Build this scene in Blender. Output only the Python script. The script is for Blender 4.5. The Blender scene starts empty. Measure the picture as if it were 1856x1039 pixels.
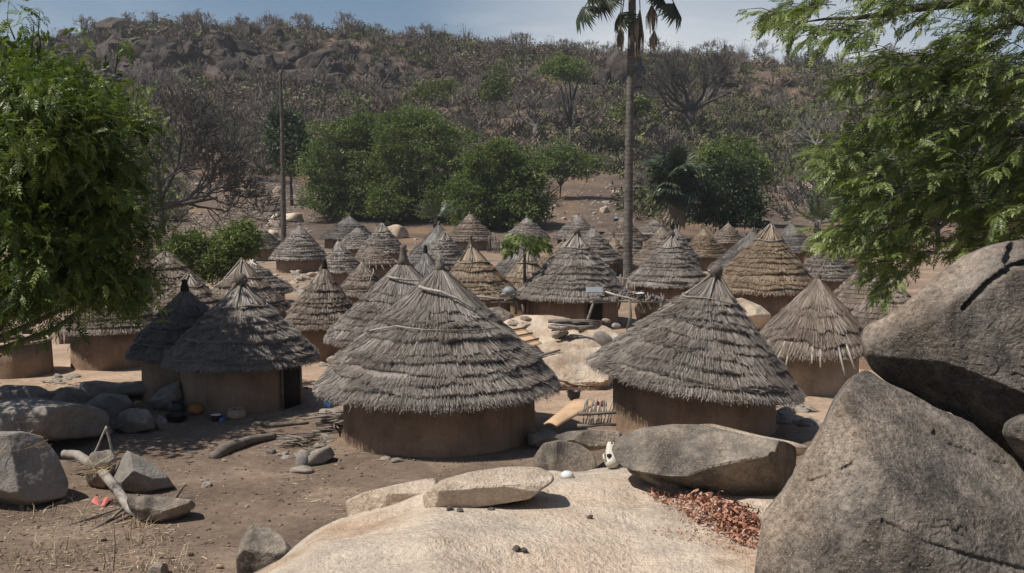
import bpy, math, random
import numpy as np
from math import pi, sin, cos, tan, radians, sqrt, atan, atan2

SC = bpy.context.scene
# ------------------------------------------------------------------ camera, sky, sun, exposure
F, CX, CY = 1900.0, 928.0, 519.5          # focal length and centre in the photograph's pixels
HZ, CAMZ = 345.0, 5.4                      # horizon row, eye height above the village floor
PITCH = atan((CY - HZ) / F)
cam_d = bpy.data.cameras.new('camera'); cam = bpy.data.objects.new('camera', cam_d)
SC.collection.objects.link(cam); SC.camera = cam
cam.location = (0, 0, CAMZ); cam.rotation_euler = (pi/2 - PITCH, 0, 0)
cam_d.sensor_width = 36; cam_d.lens = 36 * F / 1856; cam_d.clip_start = .05; cam_d.clip_end = 5000

SUN = np.array((-.50, -.15, .855)); SUN /= np.linalg.norm(SUN)
W = bpy.data.worlds.new('World'); SC.world = W; W.use_nodes = True
wn = W.node_tree; wn.nodes.clear()
def wnode(t, **k):
    n = wn.nodes.new(t)
    for a, b in k.items(): setattr(n, a, b)
    return n
sky = wnode('ShaderNodeTexSky'); sky.sky_type = 'NISHITA'; sky.sun_disc = False
sky.sun_elevation = math.asin(SUN[2]); sky.sun_rotation = atan2(SUN[0], SUN[1])
sky.air_density = 1.0; sky.dust_density = 1.0; sky.ozone_density = 3.2; sky.altitude = 300
tc = wnode('ShaderNodeTexCoord'); mp = wnode('ShaderNodeMapping'); mp.inputs['Scale'].default_value = (1.5, 1.5, 6.5)
mp.inputs['Location'].default_value = (.35, .2, .1)
ns = wnode('ShaderNodeTexNoise'); ns.inputs['Scale'].default_value = 2.2; ns.inputs['Detail'].default_value = 7; ns.inputs['Roughness'].default_value = .55
rp = wnode('ShaderNodeValToRGB'); rp.color_ramp.elements[0].position = .47; rp.color_ramp.elements[1].position = .78
rp.color_ramp.elements[0].color = (.0, .0, .0, 1); rp.color_ramp.elements[1].color = (.25, .25, .25, 1)
mx = wnode('ShaderNodeMixRGB'); mx.inputs['Color2'].default_value = (11, 11.1, 11.2, 1)
bg = wnode('ShaderNodeBackground'); bg.inputs['Strength'].default_value = .058
wo = wnode('ShaderNodeOutputWorld')
L = wn.links.new
vd = wnode('ShaderNodeVectorMath', operation='DOT_PRODUCT'); vd.inputs[1].default_value = (.205, .955, .215)
mr = wnode('ShaderNodeMapRange', interpolation_type='SMOOTHSTEP'); mr.inputs['From Min'].default_value = .950; mr.inputs['From Max'].default_value = .999; mr.inputs['To Min'].default_value = .0; mr.inputs['To Max'].default_value = 1.05
ad = wnode('ShaderNodeMath', operation='MULTIPLY_ADD'); ad.use_clamp = True
L(tc.outputs['Generated'], vd.inputs[0]); L(vd.outputs['Value'], mr.inputs['Value'])
L(tc.outputs['Generated'], mp.inputs['Vector']); L(mp.outputs['Vector'], ns.inputs['Vector']); L(ns.outputs['Fac'], rp.inputs['Fac'])
L(mr.outputs['Result'], ad.inputs[0]); L(ns.outputs['Fac'], ad.inputs[1]); L(rp.outputs['Color'], ad.inputs[2]); L(ad.outputs[0], mx.inputs['Fac']); L(sky.outputs['Color'], mx.inputs['Color1']); L(mx.outputs['Color'], bg.inputs['Color']); L(bg.outputs['Background'], wo.inputs['Surface'])

sun_d = bpy.data.lights.new('sun', 'SUN'); sun_d.energy = 4.0; sun_d.angle = radians(.5); sun_d.color = (1.0, .955, .89)
sun_o = bpy.data.objects.new('sun', sun_d); SC.collection.objects.link(sun_o); sun_o.location = (-30, 0, 60)
from mathutils import Vector, Matrix, Euler
sun_o.rotation_euler = Vector(tuple(-SUN)).to_track_quat('-Z', 'Y').to_euler()
vs = SC.view_settings; vs.view_transform = 'Standard'; vs.look = 'None'; vs.exposure = .38; vs.gamma = 1.0; vs.use_curve_mapping = False
SC.render.engine = 'CYCLES'
cy = SC.cycles; cy.use_denoising = True; cy.max_bounces = 6; cy.diffuse_bounces = 3; cy.glossy_bounces = 2; cy.transmission_bounces = 2; cy.transparent_max_bounces = 4
cy.caustics_reflective = False; cy.caustics_refractive = False

# ------------------------------------------------------------------ pixel <-> world
cP, sP = cos(PITCH), sin(PITCH)
def ray(px, py):
    xc, yc = (px - CX) / F, (CY - py) / F
    return xc, cP + yc * sP, -sP + yc * cP
def P(px, py, y):
    a, b, c = ray(px, py); s = y / b
    return np.array((a * s, y, CAMZ + c * s))
def G(px, py, z=0.0):
    a, b, c = ray(px, py); s = (z - CAMZ) / c
    return np.array((a * s, b * s, z))
def proj(V):
    x = V[:, 0]; y = V[:, 1]; z = V[:, 2] - CAMZ
    fw = y * cP - z * sP; up = y * sP + z * cP
    return np.stack((CX + F * x / fw, CY - F * up / fw), 1)
def mpp(d): return d / F                    # metres per photograph pixel at depth d

# ------------------------------------------------------------------ noise
def _hash(i, j, k):
    h = (i * 374761393 + j * 668265263 + k * 2147483647) & 0xffffffff
    h = ((h ^ (h >> 13)) * 1274126177) & 0xffffffff
    h = ((h ^ (h >> 15)) * 2246822519) & 0xffffffff
    return ((h ^ (h >> 16)) & 0xffffff) / float(0xffffff)
def vnoise(p):
    p = np.asarray(p, float); i = np.floor(p).astype(np.int64); f = p - i; f = f * f * (3 - 2 * f)
    r = 0
    for a in (0, 1):
        for b in (0, 1):
            for c in (0, 1):
                w = (f[:, 0] if a else 1 - f[:, 0]) * (f[:, 1] if b else 1 - f[:, 1]) * (f[:, 2] if c else 1 - f[:, 2])
                r = r + w * _hash(i[:, 0] + a, i[:, 1] + b, i[:, 2] + c)
    return r * 2 - 1
def fbm(p, o=4, g=.5):
    p = np.asarray(p, float); r = 0; a = 1; s = 0
    for k in range(o):
        r = r + a * vnoise(p * 2 ** k + 17.3 * k); s += a; a *= g
    return r / s
def sstep(a, b, x):
    t = np.clip((x - a) / (b - a), 0, 1); return t * t * (3 - 2 * t)

# ------------------------------------------------------------------ objects
def tag(o, label=None, cat=None, group=None, kind=None):
    if label: o['label'] = label
    if cat: o['category'] = cat
    if group: o['group'] = group
    if kind: o['kind'] = kind
    return o
def empty(name, loc, label, cat, group=None, rz=0):
    o = bpy.data.objects.new(name, None); SC.collection.objects.link(o)
    o.location = tuple(float(v) for v in loc); o.rotation_euler = (0, 0, rz); o.empty_display_size = .2
    return tag(o, label, cat, group)
def mesh_np(name, V, Q=None, T=None, shade=None, mats=(), smooth=False, attrs=None):
    V = np.asarray(V, np.float32).reshape(-1, 3)
    me = bpy.data.meshes.new(name); me.vertices.add(len(V)); me.vertices.foreach_set('co', V.ravel())
    nq = 0 if Q is None else len(Q); nt = 0 if T is None else len(T)
    idx = []; st = []
    if nq: idx.append(np.asarray(Q, np.int32).ravel()); st.append(np.arange(nq) * 4)
    if nt: idx.append(np.asarray(T, np.int32).ravel()); st.append(nq * 4 + np.arange(nt) * 3)
    idx = np.concatenate(idx).astype(np.int32); st = np.concatenate(st).astype(np.int32)
    me.loops.add(len(idx)); me.loops.foreach_set('vertex_index', idx)
    me.polygons.add(nq + nt); me.polygons.foreach_set('loop_start', st)
    if smooth: me.polygons.foreach_set('use_smooth', np.ones(nq + nt, bool))
    if shade is not None:
        a = me.attributes.new('shade', 'FLOAT', 'POINT'); a.data.foreach_set('value', np.asarray(shade, np.float32))
    for k, v in (attrs or {}).items():
        a = me.attributes.new(k, 'FLOAT', 'POINT'); a.data.foreach_set('value', np.asarray(v, np.float32))
    me.update(calc_edges=True); me.validate()
    for m in mats: me.materials.append(m)
    return me
def link(name, me, parent=None, loc=None):
    o = bpy.data.objects.new(name, me); SC.collection.objects.link(o)
    if parent is not None: o.parent = parent
    if loc is not None: o.location = tuple(float(v) for v in loc)
    return o

class MB:
    """collects shapes into one mesh"""
    def __init__(s): s.V = []; s.Q = []; s.T = []; s.S = []; s.n = 0
    def add(s, V, Q=None, T=None, shade=.5):
        V = np.asarray(V, float).reshape(-1, 3)
        if Q is not None and len(Q): s.Q.append(np.asarray(Q, np.int64).reshape(-1, 4) + s.n)
        if T is not None and len(T): s.T.append(np.asarray(T, np.int64).reshape(-1, 3) + s.n)
        s.V.append(V); s.S.append(np.broadcast_to(np.asarray(shade, float), (len(V),)).copy()); s.n += len(V)
    def tube(s, pts, rad, sides=6, shade=.5, cap=True):
        pts = np.asarray(pts, float); n = len(pts); rad = np.broadcast_to(np.asarray(rad, float), (n,))
        t = np.gradient(pts, axis=0); t /= np.linalg.norm(t, axis=1)[:, None] + 1e-9
        ref = np.array((0, 0, 1.)) if abs(t[0][2]) < .9 else np.array((1., 0, 0))
        u = np.cross(t, ref); u /= np.linalg.norm(u, axis=1)[:, None] + 1e-9; v = np.cross(t, u)
        a = np.arange(sides) / sides * 2 * pi
        V = pts[:, None] + rad[:, None, None] * (np.cos(a)[None, :, None] * u[:, None] + np.sin(a)[None, :, None] * v[:, None])
        i = np.arange(n - 1)[:, None] * sides; j = np.arange(sides)[None]; k = (j + 1) % sides
        Q = np.stack((i + j, i + k, i + sides + k, i + sides + j), -1).reshape(-1, 4)
        V = V.reshape(-1, 3); T = None
        if cap:
            V = np.vstack((V, pts[:1], pts[-1:])); m = n * sides; jj = np.arange(sides); kk = (jj + 1) % sides
            T = np.vstack((np.stack((np.full(sides, m), kk, jj), 1), np.stack((np.full(sides, m + 1), (n-1)*sides + jj, (n-1)*sides + kk), 1)))
        s.add(V, Q, T, shade)
    def lathe(s, prof, sides=24, c=(0, 0, 0), shade=.5, wob=0, seed=0):
        prof = np.asarray(prof, float); n = len(prof); a = np.arange(sides) / sides * 2 * pi
        r = prof[:, 0][:, None]; V = np.stack((r * np.cos(a), r * np.sin(a), np.broadcast_to(prof[:, 1][:, None], (n, sides))), -1)
        V = V.reshape(-1, 3)
        if wob: V[:, :2] *= (1 + wob * fbm(V * 1.7 + seed * 9.1, 3))[:, None]
        i = np.arange(n - 1)[:, None] * sides; j = np.arange(sides)[None]; k = (j + 1) % sides
        Q = np.stack((i + j, i + k, i + sides + k, i + sides + j), -1).reshape(-1, 4)
        s.add(V + np.array(c, float), Q, None, shade)
    def box(s, c, size, rz=0, shade=.5, R=None, jit=0):
        x = np.array([(a, b, d) for a in (-.5, .5) for b in (-.5, .5) for d in (-.5, .5)]) * np.array(size)
        if jit: x = x + np.random.default_rng(7).normal(0, jit, x.shape)
        if R is None: R = np.array(Matrix.Rotation(rz, 3, 'Z'))
        V = x @ np.asarray(R).T + np.array(c, float)
        s.add(V, [(0, 1, 3, 2), (4, 6, 7, 5), (0, 4, 5, 1), (2, 3, 7, 6), (0, 2, 6, 4), (1, 5, 7, 3)], None, shade)
    def build(s, name, mat, parent=None, smooth=False, loc=None):
        me = mesh_np(name, np.vstack(s.V), np.vstack(s.Q) if s.Q else None, np.vstack(s.T) if s.T else None,
                     np.concatenate(s.S), (mat,) if mat else (), smooth)
        return link(name, me, parent, loc)

def inst(mb, TV, TQ, R, Tr, S, shade, TT=None):
    """many rotated copies of a small template inside one mesh"""
    M = len(Tr); n = len(TV)
    V = np.einsum('mij,nj->mni', R, TV) * np.asarray(S).reshape(-1, 1, 1) + Tr[:, None]
    off = (np.arange(M) * n)[:, None, None]
    Q = (TQ[None] + off).reshape(-1, 4) if TQ is not None and len(TQ) else None
    T = (TT[None] + off).reshape(-1, 3) if TT is not None and len(TT) else None
    mb.add(V.reshape(-1, 3), Q, T, np.repeat(shade, n))
def frames(x, up, rng, roll=0):
    """rotation matrices whose first column is x"""
    x = x / (np.linalg.norm(x, axis=1)[:, None] + 1e-9)
    z = up - (up * x).sum(1)[:, None] * x; z /= np.linalg.norm(z, axis=1)[:, None] + 1e-9
    y = np.cross(z, x)
    if roll:
        a = rng.normal(0, roll, len(x))[:, None]; y, z = y * np.cos(a) + z * np.sin(a), z * np.cos(a) - y * np.sin(a)
    return np.stack((x, y, z), 2)
def rdir(rng, n):
    v = rng.normal(size=(n, 3)); return v / np.linalg.norm(v, axis=1)[:, None]

# ------------------------------------------------------------------ materials
def new_mat(name):
    m = bpy.data.materials.new(name); m.use_nodes = True; nt = m.node_tree
    return m, nt, nt.nodes['Principled BSDF']
def N(nt, t, **k):
    n = nt.nodes.new(t)
    for a, b in k.items():
        if a.startswith('i_'): n.inputs[a[2:].replace('_', ' ')].default_value = b
        else: setattr(n, a, b)
    return n
def ramp(nt, stops):
    r = nt.nodes.new('ShaderNodeValToRGB'); e = r.color_ramp.elements
    while len(e) < len(stops): e.new(.5)
    for q, (p, c) in zip(e, stops): q.position = p; q.color = (*c, 1) if len(c) == 3 else c
    return r
def noise(nt, scale, detail=5, rough=.55, vec=None, coord='Object'):
    n = N(nt, 'ShaderNodeTexNoise'); n.inputs['Scale'].default_value = scale; n.inputs['Detail'].default_value = detail; n.inputs['Roughness'].default_value = rough
    if vec is None:
        t = N(nt, 'ShaderNodeTexCoord'); vec = t.outputs[coord]
    nt.links.new(vec, n.inputs['Vector']); return n
def mix(nt, fac, a, b, mode='MIX'):
    m = N(nt, 'ShaderNodeMixRGB', blend_type=mode)
    for s, v in (('Fac', fac), ('Color1', a), ('Color2', b)):
        if isinstance(v, (int, float)): m.inputs[s].default_value = v
        elif isinstance(v, tuple): m.inputs[s].default_value = (*v, 1) if len(v) == 3 else v
        else: nt.links.new(v, m.inputs[s])
    return m.outputs['Color']
def bump(nt, bs, h, strength, dist):
    b = N(nt, 'ShaderNodeBump'); b.inputs['Strength'].default_value = strength; b.inputs['Distance'].default_value = dist
    nt.links.new(h, b.inputs['Height']); nt.links.new(b.outputs['Normal'], bs.inputs['Normal'])
def shade_mat(name, stops, rough=.6, spec=.3, patch=None, trans=0, patch_scale=.7):
    """colour picked per element by the 'shade' attribute, broken up by a slow noise"""
    m, nt, bs = new_mat(name)
    at = N(nt, 'ShaderNodeAttribute', attribute_name='shade'); r = ramp(nt, stops)
    nt.links.new(at.outputs['Fac'], r.inputs['Fac']); col = r.outputs['Color']
    if patch:
        nz = noise(nt, patch_scale, 4); pr = ramp(nt, [(.35, (1, 1, 1)), (.65, patch)])
        nt.links.new(nz.outputs['Fac'], pr.inputs['Fac']); col = mix(nt, 1.0, col, pr.outputs['Color'], 'MULTIPLY')
    nt.links.new(col, bs.inputs['Base Color']); bs.inputs['Roughness'].default_value = rough; bs.inputs['Specular IOR Level'].default_value = spec
    if trans:
        tr = N(nt, 'ShaderNodeBsdfTranslucent'); ms = N(nt, 'ShaderNodeMixShader'); ms.inputs['Fac'].default_value = trans
        nt.links.new(mix(nt, 1.0, col, (1.0, 1.15, .55), 'MULTIPLY'), tr.inputs['Color'])
        nt.links.new(bs.outputs['BSDF'], ms.inputs[1]); nt.links.new(tr.outputs['BSDF'], ms.inputs[2])
        nt.links.new(ms.outputs['Shader'], nt.nodes['Material Output'].inputs['Surface'])
    return m
def plain(name, c, rough=.7, spec=.3, var=.25, scale=6, bumpd=0, metal=0):
    m, nt, bs = new_mat(name); nz = noise(nt, scale, 6, .6)
    r = ramp(nt, [(.3, tuple(v * (1 - var) for v in c)), (.7, tuple(v * (1 + var) for v in c))])
    nt.links.new(nz.outputs['Fac'], r.inputs['Fac']); nt.links.new(r.outputs['Color'], bs.inputs['Base Color'])
    bs.inputs['Roughness'].default_value = rough; bs.inputs['Specular IOR Level'].default_value = spec; bs.inputs['Metallic'].default_value = metal
    if bumpd:
        n2 = noise(nt, scale * 5, 6, .65); bump(nt, bs, n2.outputs['Fac'], .6, bumpd)
    return m
def granite(name, base, dark, warm, sc=1.0, pw=.5, speck=.5, stain=(.66, .645, .635), st_lo=.33, streak=0.):
    """weathered granite: broad lichen patches, warm bare patches, mineral speckle"""
    m, nt, bs = new_mat(name)
    big = noise(nt, .9 * sc, 6, .6); mid = noise(nt, 3.5 * sc, 8, .68); fine = noise(nt, 28 * sc, 4, .7); vf = noise(nt, 90 * sc, 2, .5)
    r1 = ramp(nt, [(.40, base), (.62, dark)]); nt.links.new(mid.outputs['Fac'], r1.inputs['Fac'])
    r2 = ramp(nt, [(.47, (0, 0, 0)), (.64, (pw,) * 3)]); nt.links.new(big.outputs['Fac'], r2.inputs['Fac'])
    c = mix(nt, r2.outputs['Color'], r1.outputs['Color'], warm)
    hu = noise(nt, .55 * sc, 5, .65); ru = ramp(nt, [(st_lo, stain), (st_lo + .15, (1, 1, 1))]); nt.links.new(hu.outputs['Fac'], ru.inputs['Fac']); c = mix(nt, 1.0, c, ru.outputs['Color'], 'MULTIPLY')
    if streak:
        tcs = N(nt, 'ShaderNodeTexCoord'); mps = N(nt, 'ShaderNodeMapping'); mps.inputs['Scale'].default_value = (2.6 * sc, 2.6 * sc, .42 * sc); nt.links.new(tcs.outputs['Object'], mps.inputs['Vector'])
        sn = noise(nt, 1.0, 7, .65, mps.outputs['Vector']); rs = ramp(nt, [(.38, (1 - streak,) * 3), (.52, (1, 1, 1)), (.66, (1 + .35 * streak,) * 3)]); nt.links.new(sn.outputs['Fac'], rs.inputs['Fac']); c = mix(nt, 1.0, c, rs.outputs['Color'], 'MULTIPLY')
    r3 = ramp(nt, [(.32, (1 - speck,) * 3), (.5, (1, 1, 1)), (.68, (1 + speck * .9,) * 3)]); nt.links.new(fine.outputs['Fac'], r3.inputs['Fac'])
    c = mix(nt, 1.0, c, r3.outputs['Color'], 'MULTIPLY')
    r4 = ramp(nt, [(.6, (0, 0, 0)), (.72, (.55,) * 3)]); nt.links.new(vf.outputs['Fac'], r4.inputs['Fac'])
    c = mix(nt, r4.outputs['Color'], c, tuple(min(.85, v * 1.9) for v in base))
    nt.links.new(c, bs.inputs['Base Color']); bs.inputs['Roughness'].default_value = .85; bs.inputs['Specular IOR Level'].default_value = .25
    h = N(nt, 'ShaderNodeMath', operation='ADD'); h2 = N(nt, 'ShaderNodeMath', operation='MULTIPLY'); h2.inputs[1].default_value = .35
    nt.links.new(fine.outputs['Fac'], h2.inputs[0]); nt.links.new(mid.outputs['Fac'], h.inputs[0]); nt.links.new(h2.outputs[0], h.inputs[1])
    bump(nt, bs, h.outputs[0], .9, .07 / sc)
    return m

M = {}
def thatch(name, lo, mid, hi):
    return shade_mat(name, [(0, lo), (.5, mid), (1, hi)], rough=.5, spec=.4, patch=(.72, .68, .66), patch_scale=.9)
M['thatch_grey'] = thatch('thatch_grey', (.11, .093, .078), (.285, .248, .21), (.58, .515, .44))
M['thatch_brown'] = thatch('thatch_brown', (.10, .075, .056), (.255, .20, .152), (.50, .40, .305))
M['thatch_tan'] = thatch('thatch_tan', (.12, .085, .052), (.31, .23, .15), (.52, .41, .28))
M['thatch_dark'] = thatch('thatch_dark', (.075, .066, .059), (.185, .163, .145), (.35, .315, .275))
M['under'] = plain('thatch_under', (.035, .030, .026), .9, .1)
def mudmat(name, c):
    m, nt, bs = new_mat(name); a = noise(nt, 1.6, 6, .6); b = noise(nt, 22, 5, .65)
    r = ramp(nt, [(.3, tuple(v * .66 for v in c)), (.52, c), (.72, tuple(v * 1.22 for v in c))]); nt.links.new(a.outputs['Fac'], r.inputs['Fac'])
    r2 = ramp(nt, [(.3, (.85,) * 3), (.7, (1.1,) * 3)]); nt.links.new(b.outputs['Fac'], r2.inputs['Fac'])
    nt.links.new(mix(nt, 1.0, r.outputs['Color'], r2.outputs['Color'], 'MULTIPLY'), bs.inputs['Base Color'])
    bs.inputs['Roughness'].default_value = .95; bs.inputs['Specular IOR Level'].default_value = .1; tcw = N(nt, 'ShaderNodeTexCoord'); mpw = N(nt, 'ShaderNodeMapping'); mpw.inputs['Scale'].default_value = (7, 7, .8); nt.links.new(tcw.outputs['Object'], mpw.inputs['Vector'])
    st = noise(nt, 1.0, 5, .6, mpw.outputs['Vector']); rs = ramp(nt, [(.36, (.72, .70, .68)), (.52, (1, 1, 1))]); nt.links.new(st.outputs['Fac'], rs.inputs['Fac'])
    src = bs.inputs['Base Color'].links[0].from_socket; nt.links.new(mix(nt, .45, src, rs.outputs['Color'], 'MULTIPLY'), bs.inputs['Base Color'])
    bump(nt, bs, b.outputs['Fac'], .7, .04)
    return m
M['mud'] = mudmat('mud_wall', (.30, .205, .14)); M['mud_pale'] = mudmat('pale_mud_wall', (.42, .33, .24)); M['mud_red'] = mudmat('red_mud_wall', (.33, .20, .13))
M['wood'] = shade_mat('weathered_wood', [(0, (.09, .075, .06)), (.5, (.24, .205, .17)), (1, (.5, .45, .39))], .75, .2, (.6, .58, .56), patch_scale=5)
M['twig'] = shade_mat('twigs', [(0, (.035, .028, .022)), (.5, (.12, .098, .08)), (1, (.34, .30, .26))], .8, .2)
M['bark'] = shade_mat('bark', [(0, (.05, .042, .035)), (.5, (.13, .115, .10)), (1, (.36, .33, .30))], .85, .15, (.55, .53, .5), patch_scale=3)
M['granite_pale'] = granite('pale_granite', (.63, .515, .395), (.45, .37, .29), (.66, .49, .35), .8, .65, .24, (.60, .51, .43), .37)
M['granite_grey'] = granite('grey_granite', (.265, .222, .18), (.105, .093, .082), (.43, .325, .235), 1.0, .6, .55, (.55, .54, .53), .36, .5)
M['granite_mid'] = granite('mixed_granite', (.36, .30, .235), (.14, .124, .108), (.48, .365, .26), 1.2, .6, .4, (.5, .49, .48), .37, .45)
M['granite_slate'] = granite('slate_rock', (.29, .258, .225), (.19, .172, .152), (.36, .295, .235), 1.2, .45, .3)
M['stone'] = granite('loose_stone', (.36, .315, .265), (.24, .21, .18), (.43, .345, .26), 3, .6, .25)
M['cliff'] = granite('cliff_rock', (.085, .066, .054), (.030, .025, .022), (.16, .11, .078), .35, .5, .45)
M['metal_black'] = plain('blackened_pot', (.018, .017, .017), .5, .4); M['clay'] = plain('fired_clay', (.36, .26, .18), .8, .2, .2, 5)
M['clay_orange'] = plain('orange_clay', (.33, .16, .06), .75, .2, .3, 5); M['white'] = plain('white_enamel', (.60, .59, .56), .6, .3, .12)
M['blue'] = plain('blue_plastic', (.05, .16, .42), .4, .5, .1); M['red'] = plain('red_cloth', (.56, .17, .15), .85, .1, .2, 12)
M['bone'] = plain('bleached_bone', (.55, .51, .43), .7, .25, .12, 9); M['bluemetal'] = plain('blue_sheet_metal', (.07, .22, .42), .45, .4, .1)
M['board'] = plain('tan_board', (.50, .33, .20), .8, .15, .15, 3); M['greybag'] = plain('grey_plastic_bag', (.20, .21, .215), .5, .3, .15, 9)
M['dark'] = plain('dark_timber_and_shade', (.028, .023, .019), .85, .1)  # also colours the skull hollows, standing in for their shade
def leafmat(name, lo, mid, hi, trans=.3, rough=.45): return shade_mat(name, [(0, lo), (.5, mid), (1, hi)], rough, .35, None, trans)
M['leaf_neem'] = leafmat('neem_leaves', (.055, .078, .02), (.145, .185, .052), (.30, .335, .13))
M['leaf_left'] = leafmat('shade_tree_leaves', (.034, .052, .011), (.098, .138, .028), (.24, .285, .07))
M['leaf_mid'] = leafmat('broad_tree_leaves', (.050, .074, .020), (.140, .182, .052), (.26, .30, .095))
M['leaf_dark'] = leafmat('dark_tree_leaves', (.024, .040, .018), (.058, .088, .034), (.11, .14, .055))
M['leaf_yellow'] = leafmat('yellowish_leaves', (.06, .075, .018), (.12, .14, .035), (.2, .22, .06))
M['leaf_palm'] = leafmat('palm_fronds', (.030, .042, .024), (.065, .085, .048), (.14, .16, .10), .15, .4)
M['leaf_dead'] = leafmat('dead_fronds', (.09, .065, .042), (.22, .165, .11), (.40, .32, .23), .2, .6)
M['scrub'] = shade_mat('hill_scrub', [(0, (.075, .058, .044)), (.45, (.188, .150, .116)), (.72, (.275, .215, .158)), (.8, (.085, .094, .04)), (1, (.185, .192, .082))], .9, .1)
M['scrub_bare'] = shade_mat('bare_scrub', [(0, (.082, .067, .055)), (.5, (.21, .175, .145)), (1, (.40, .355, .31))], .9, .1)
M['scrub_brown'] = shade_mat('brown_scrub', [(0, (.075, .055, .042)), (.5, (.20, .152, .115)), (1, (.32, .25, .19))], .9, .1)
M['scrub_olive'] = shade_mat('olive_scrub', [(0, (.05, .052, .026)), (.5, (.115, .118, .055)), (1, (.20, .20, .09))], .9, .1)
M['straw'] = shade_mat('dry_straw', [(0, (.16, .11, .06)), (.5, (.36, .27, .16)), (1, (.6, .5, .33))], .8, .2)
M['peel'] = shade_mat('dried_red_peel', [(0, (.12, .065, .045)), (.5, (.36, .155, .095)), (1, (.60, .40, .29))], .6, .3)
# ================================================================== SETTING: terrain
RU = [-900, -300, 0, 60, 110, 150, 190, 240, 290, 400, 480, 600, 700, 800, 900, 1000, 1100, 1200, 1300, 1400, 1500, 1650, 1800, 2000, 2600]
RV = [150, 120, 112, 105, 92, 80, 68, 62, 62, 62, 62, 72, 78, 88, 98, 104, 108, 116, 120, 128, 132, 128, 135, 150, 170]
GT = [0, .06, .14, .27, .40, .55, .70, .78, .84, .92, 1.0]
GZ = [0, .006, .035, .110, .235, .42, .58, .66, .80, .92, 1.0]
def terrain(x, y, fine=True):
    x = np.asarray(x, float); y = np.asarray(y, float); sh = x.shape; x = x.ravel(); y = y.ravel()
    u = CX + F * x / np.maximum(y, 25)
    z0 = np.zeros_like(x)
    yr = 300 + 14 * vnoise(np.stack((u / 260, z0, z0 + 3.3), 1))
    zr = CAMZ + (HZ - np.interp(u, RU, RV)) / F * yr
    t = np.clip((y - 108) / (yr - 108), 0, 1)
    z = zr * np.interp(t, GT, GZ)
    p = np.stack((x, y, z0), 1)
    z = z + t * (1 - .75 * t) * 9 * fbm(p / 38 + 5, 5) + sstep(.15, .5, t) * 1.1 * fbm(p / 7 + 2, 4)
    terr = fbm(np.stack((x / 60, y / 60, z0 + 8), 1), 5)
    st = 5.2; q = z / st + terr * 3.0; stepz = (np.floor(q) + sstep(.62, .98, q - np.floor(q)) - terr * 3.0) * st
    z = z + (stepz - z) * (.5 * sstep(.5, .7, t) * sstep(-.25, .25, terr + .12 * (u < 720)))
    z = np.where(y > yr, z - .10 * (y - yr), z)
    near = fbm(p / 5.5, 4) * .10 + fbm(p / 1.1 + 4, 3) * .025
    z = z + near * sstep(4, 12, y) * (1 + 1.5 * t)
    return z.reshape(sh)
def tz(x, y): return float(terrain(np.array([x]), np.array([y]))[0])
def on_ground(px, py, z=0.0):
    """point of the terrain seen at a pixel"""
    a, b, c = ray(px, py); s = np.concatenate((np.linspace(6, 130, 500), np.linspace(130.5, 420, 700)))
    d = CAMZ + c * s - terrain(a * s, b * s); k = np.argmax(d < 0)
    if d[k] >= 0: k = len(s) - 1
    return np.array((a * s[k], b * s[k], CAMZ + c * s[k]))

NC, NR = 460, 520
yy = np.concatenate((np.linspace(-18, 8, 20), 8 + (np.linspace(0, 1, NR - 60) ** 1.55) * 330, np.linspace(345, 1200, 40)))
NR = len(yy); uu = np.linspace(-1, 1, NC)
X = uu[None] * (26 + .74 * np.maximum(yy, 0))[:, None]; Y = np.broadcast_to(yy[:, None], X.shape); Z = terrain(X, Y)
idx = np.arange(NR * NC).reshape(NR, NC)
Q = np.stack((idx[:-1, :-1], idx[:-1, 1:], idx[1:, 1:], idx[1:, :-1]), -1).reshape(-1, 4)
pt = np.stack((X.ravel(), Y.ravel(), Z.ravel()), 1)
sl = np.hypot(np.gradient(Z, axis=0) / np.gradient(Y, axis=0), np.gradient(Z, axis=1) / np.gradient(X, axis=1)).ravel()
nz = fbm(pt * np.array((1, 1, 0)) / 3.5, 4)
sand = sstep(23.2, 26.5, pt[:, 1] + 3.0 * nz + .25 * pt[:, 0]) * (1 - .62 * sstep(33, 46, pt[:, 1] + 9 * nz)); hill = sstep(72, 118, pt[:, 1] + 12 * nz); rocky = sstep(.55, 1.0, sl + .25 * nz) * hill
me = mesh_np('ground', pt, Q, None, None, (), True, {'sand': sand, 'hill': hill, 'rocky': rocky})
m, nt, bs = new_mat('soil')
A = lambda nm: N(nt, 'ShaderNodeAttribute', attribute_name=nm).outputs['Fac']
n1 = noise(nt, .45, 8, .68); n2 = noise(nt, 6, 6, .65); n3 = noise(nt, 45, 4, .7)
dirt = ramp(nt, [(.32, (.135, .097, .071)), (.52, (.20, .145, .106)), (.68, (.32, .235, .168))]); nt.links.new(n1.outputs['Fac'], dirt.inputs['Fac'])
snd = ramp(nt, [(.32, (.30, .215, .15)), (.52, (.44, .315, .22)), (.70, (.54, .395, .28))]); nt.links.new(n1.outputs['Fac'], snd.inputs['Fac'])
hl = ramp(nt, [(.34, (.080, .061, .049)), (.5, (.135, .100, .076)), (.68, (.255, .160, .093))]); nt.links.new(noise(nt, .11, 8, .68).outputs['Fac'], hl.inputs['Fac'])
rk = ramp(nt, [(.35, (.035, .030, .028)), (.65, (.13, .105, .09))]); nt.links.new(noise(nt, .5, 8, .7).outputs['Fac'], rk.inputs['Fac'])
c = mix(nt, A('sand'), dirt.outputs['Color'], snd.outputs['Color']); c = mix(nt, A('hill'), c, hl.outputs['Color']); c = mix(nt, A('rocky'), c, rk.outputs['Color'])
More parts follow.
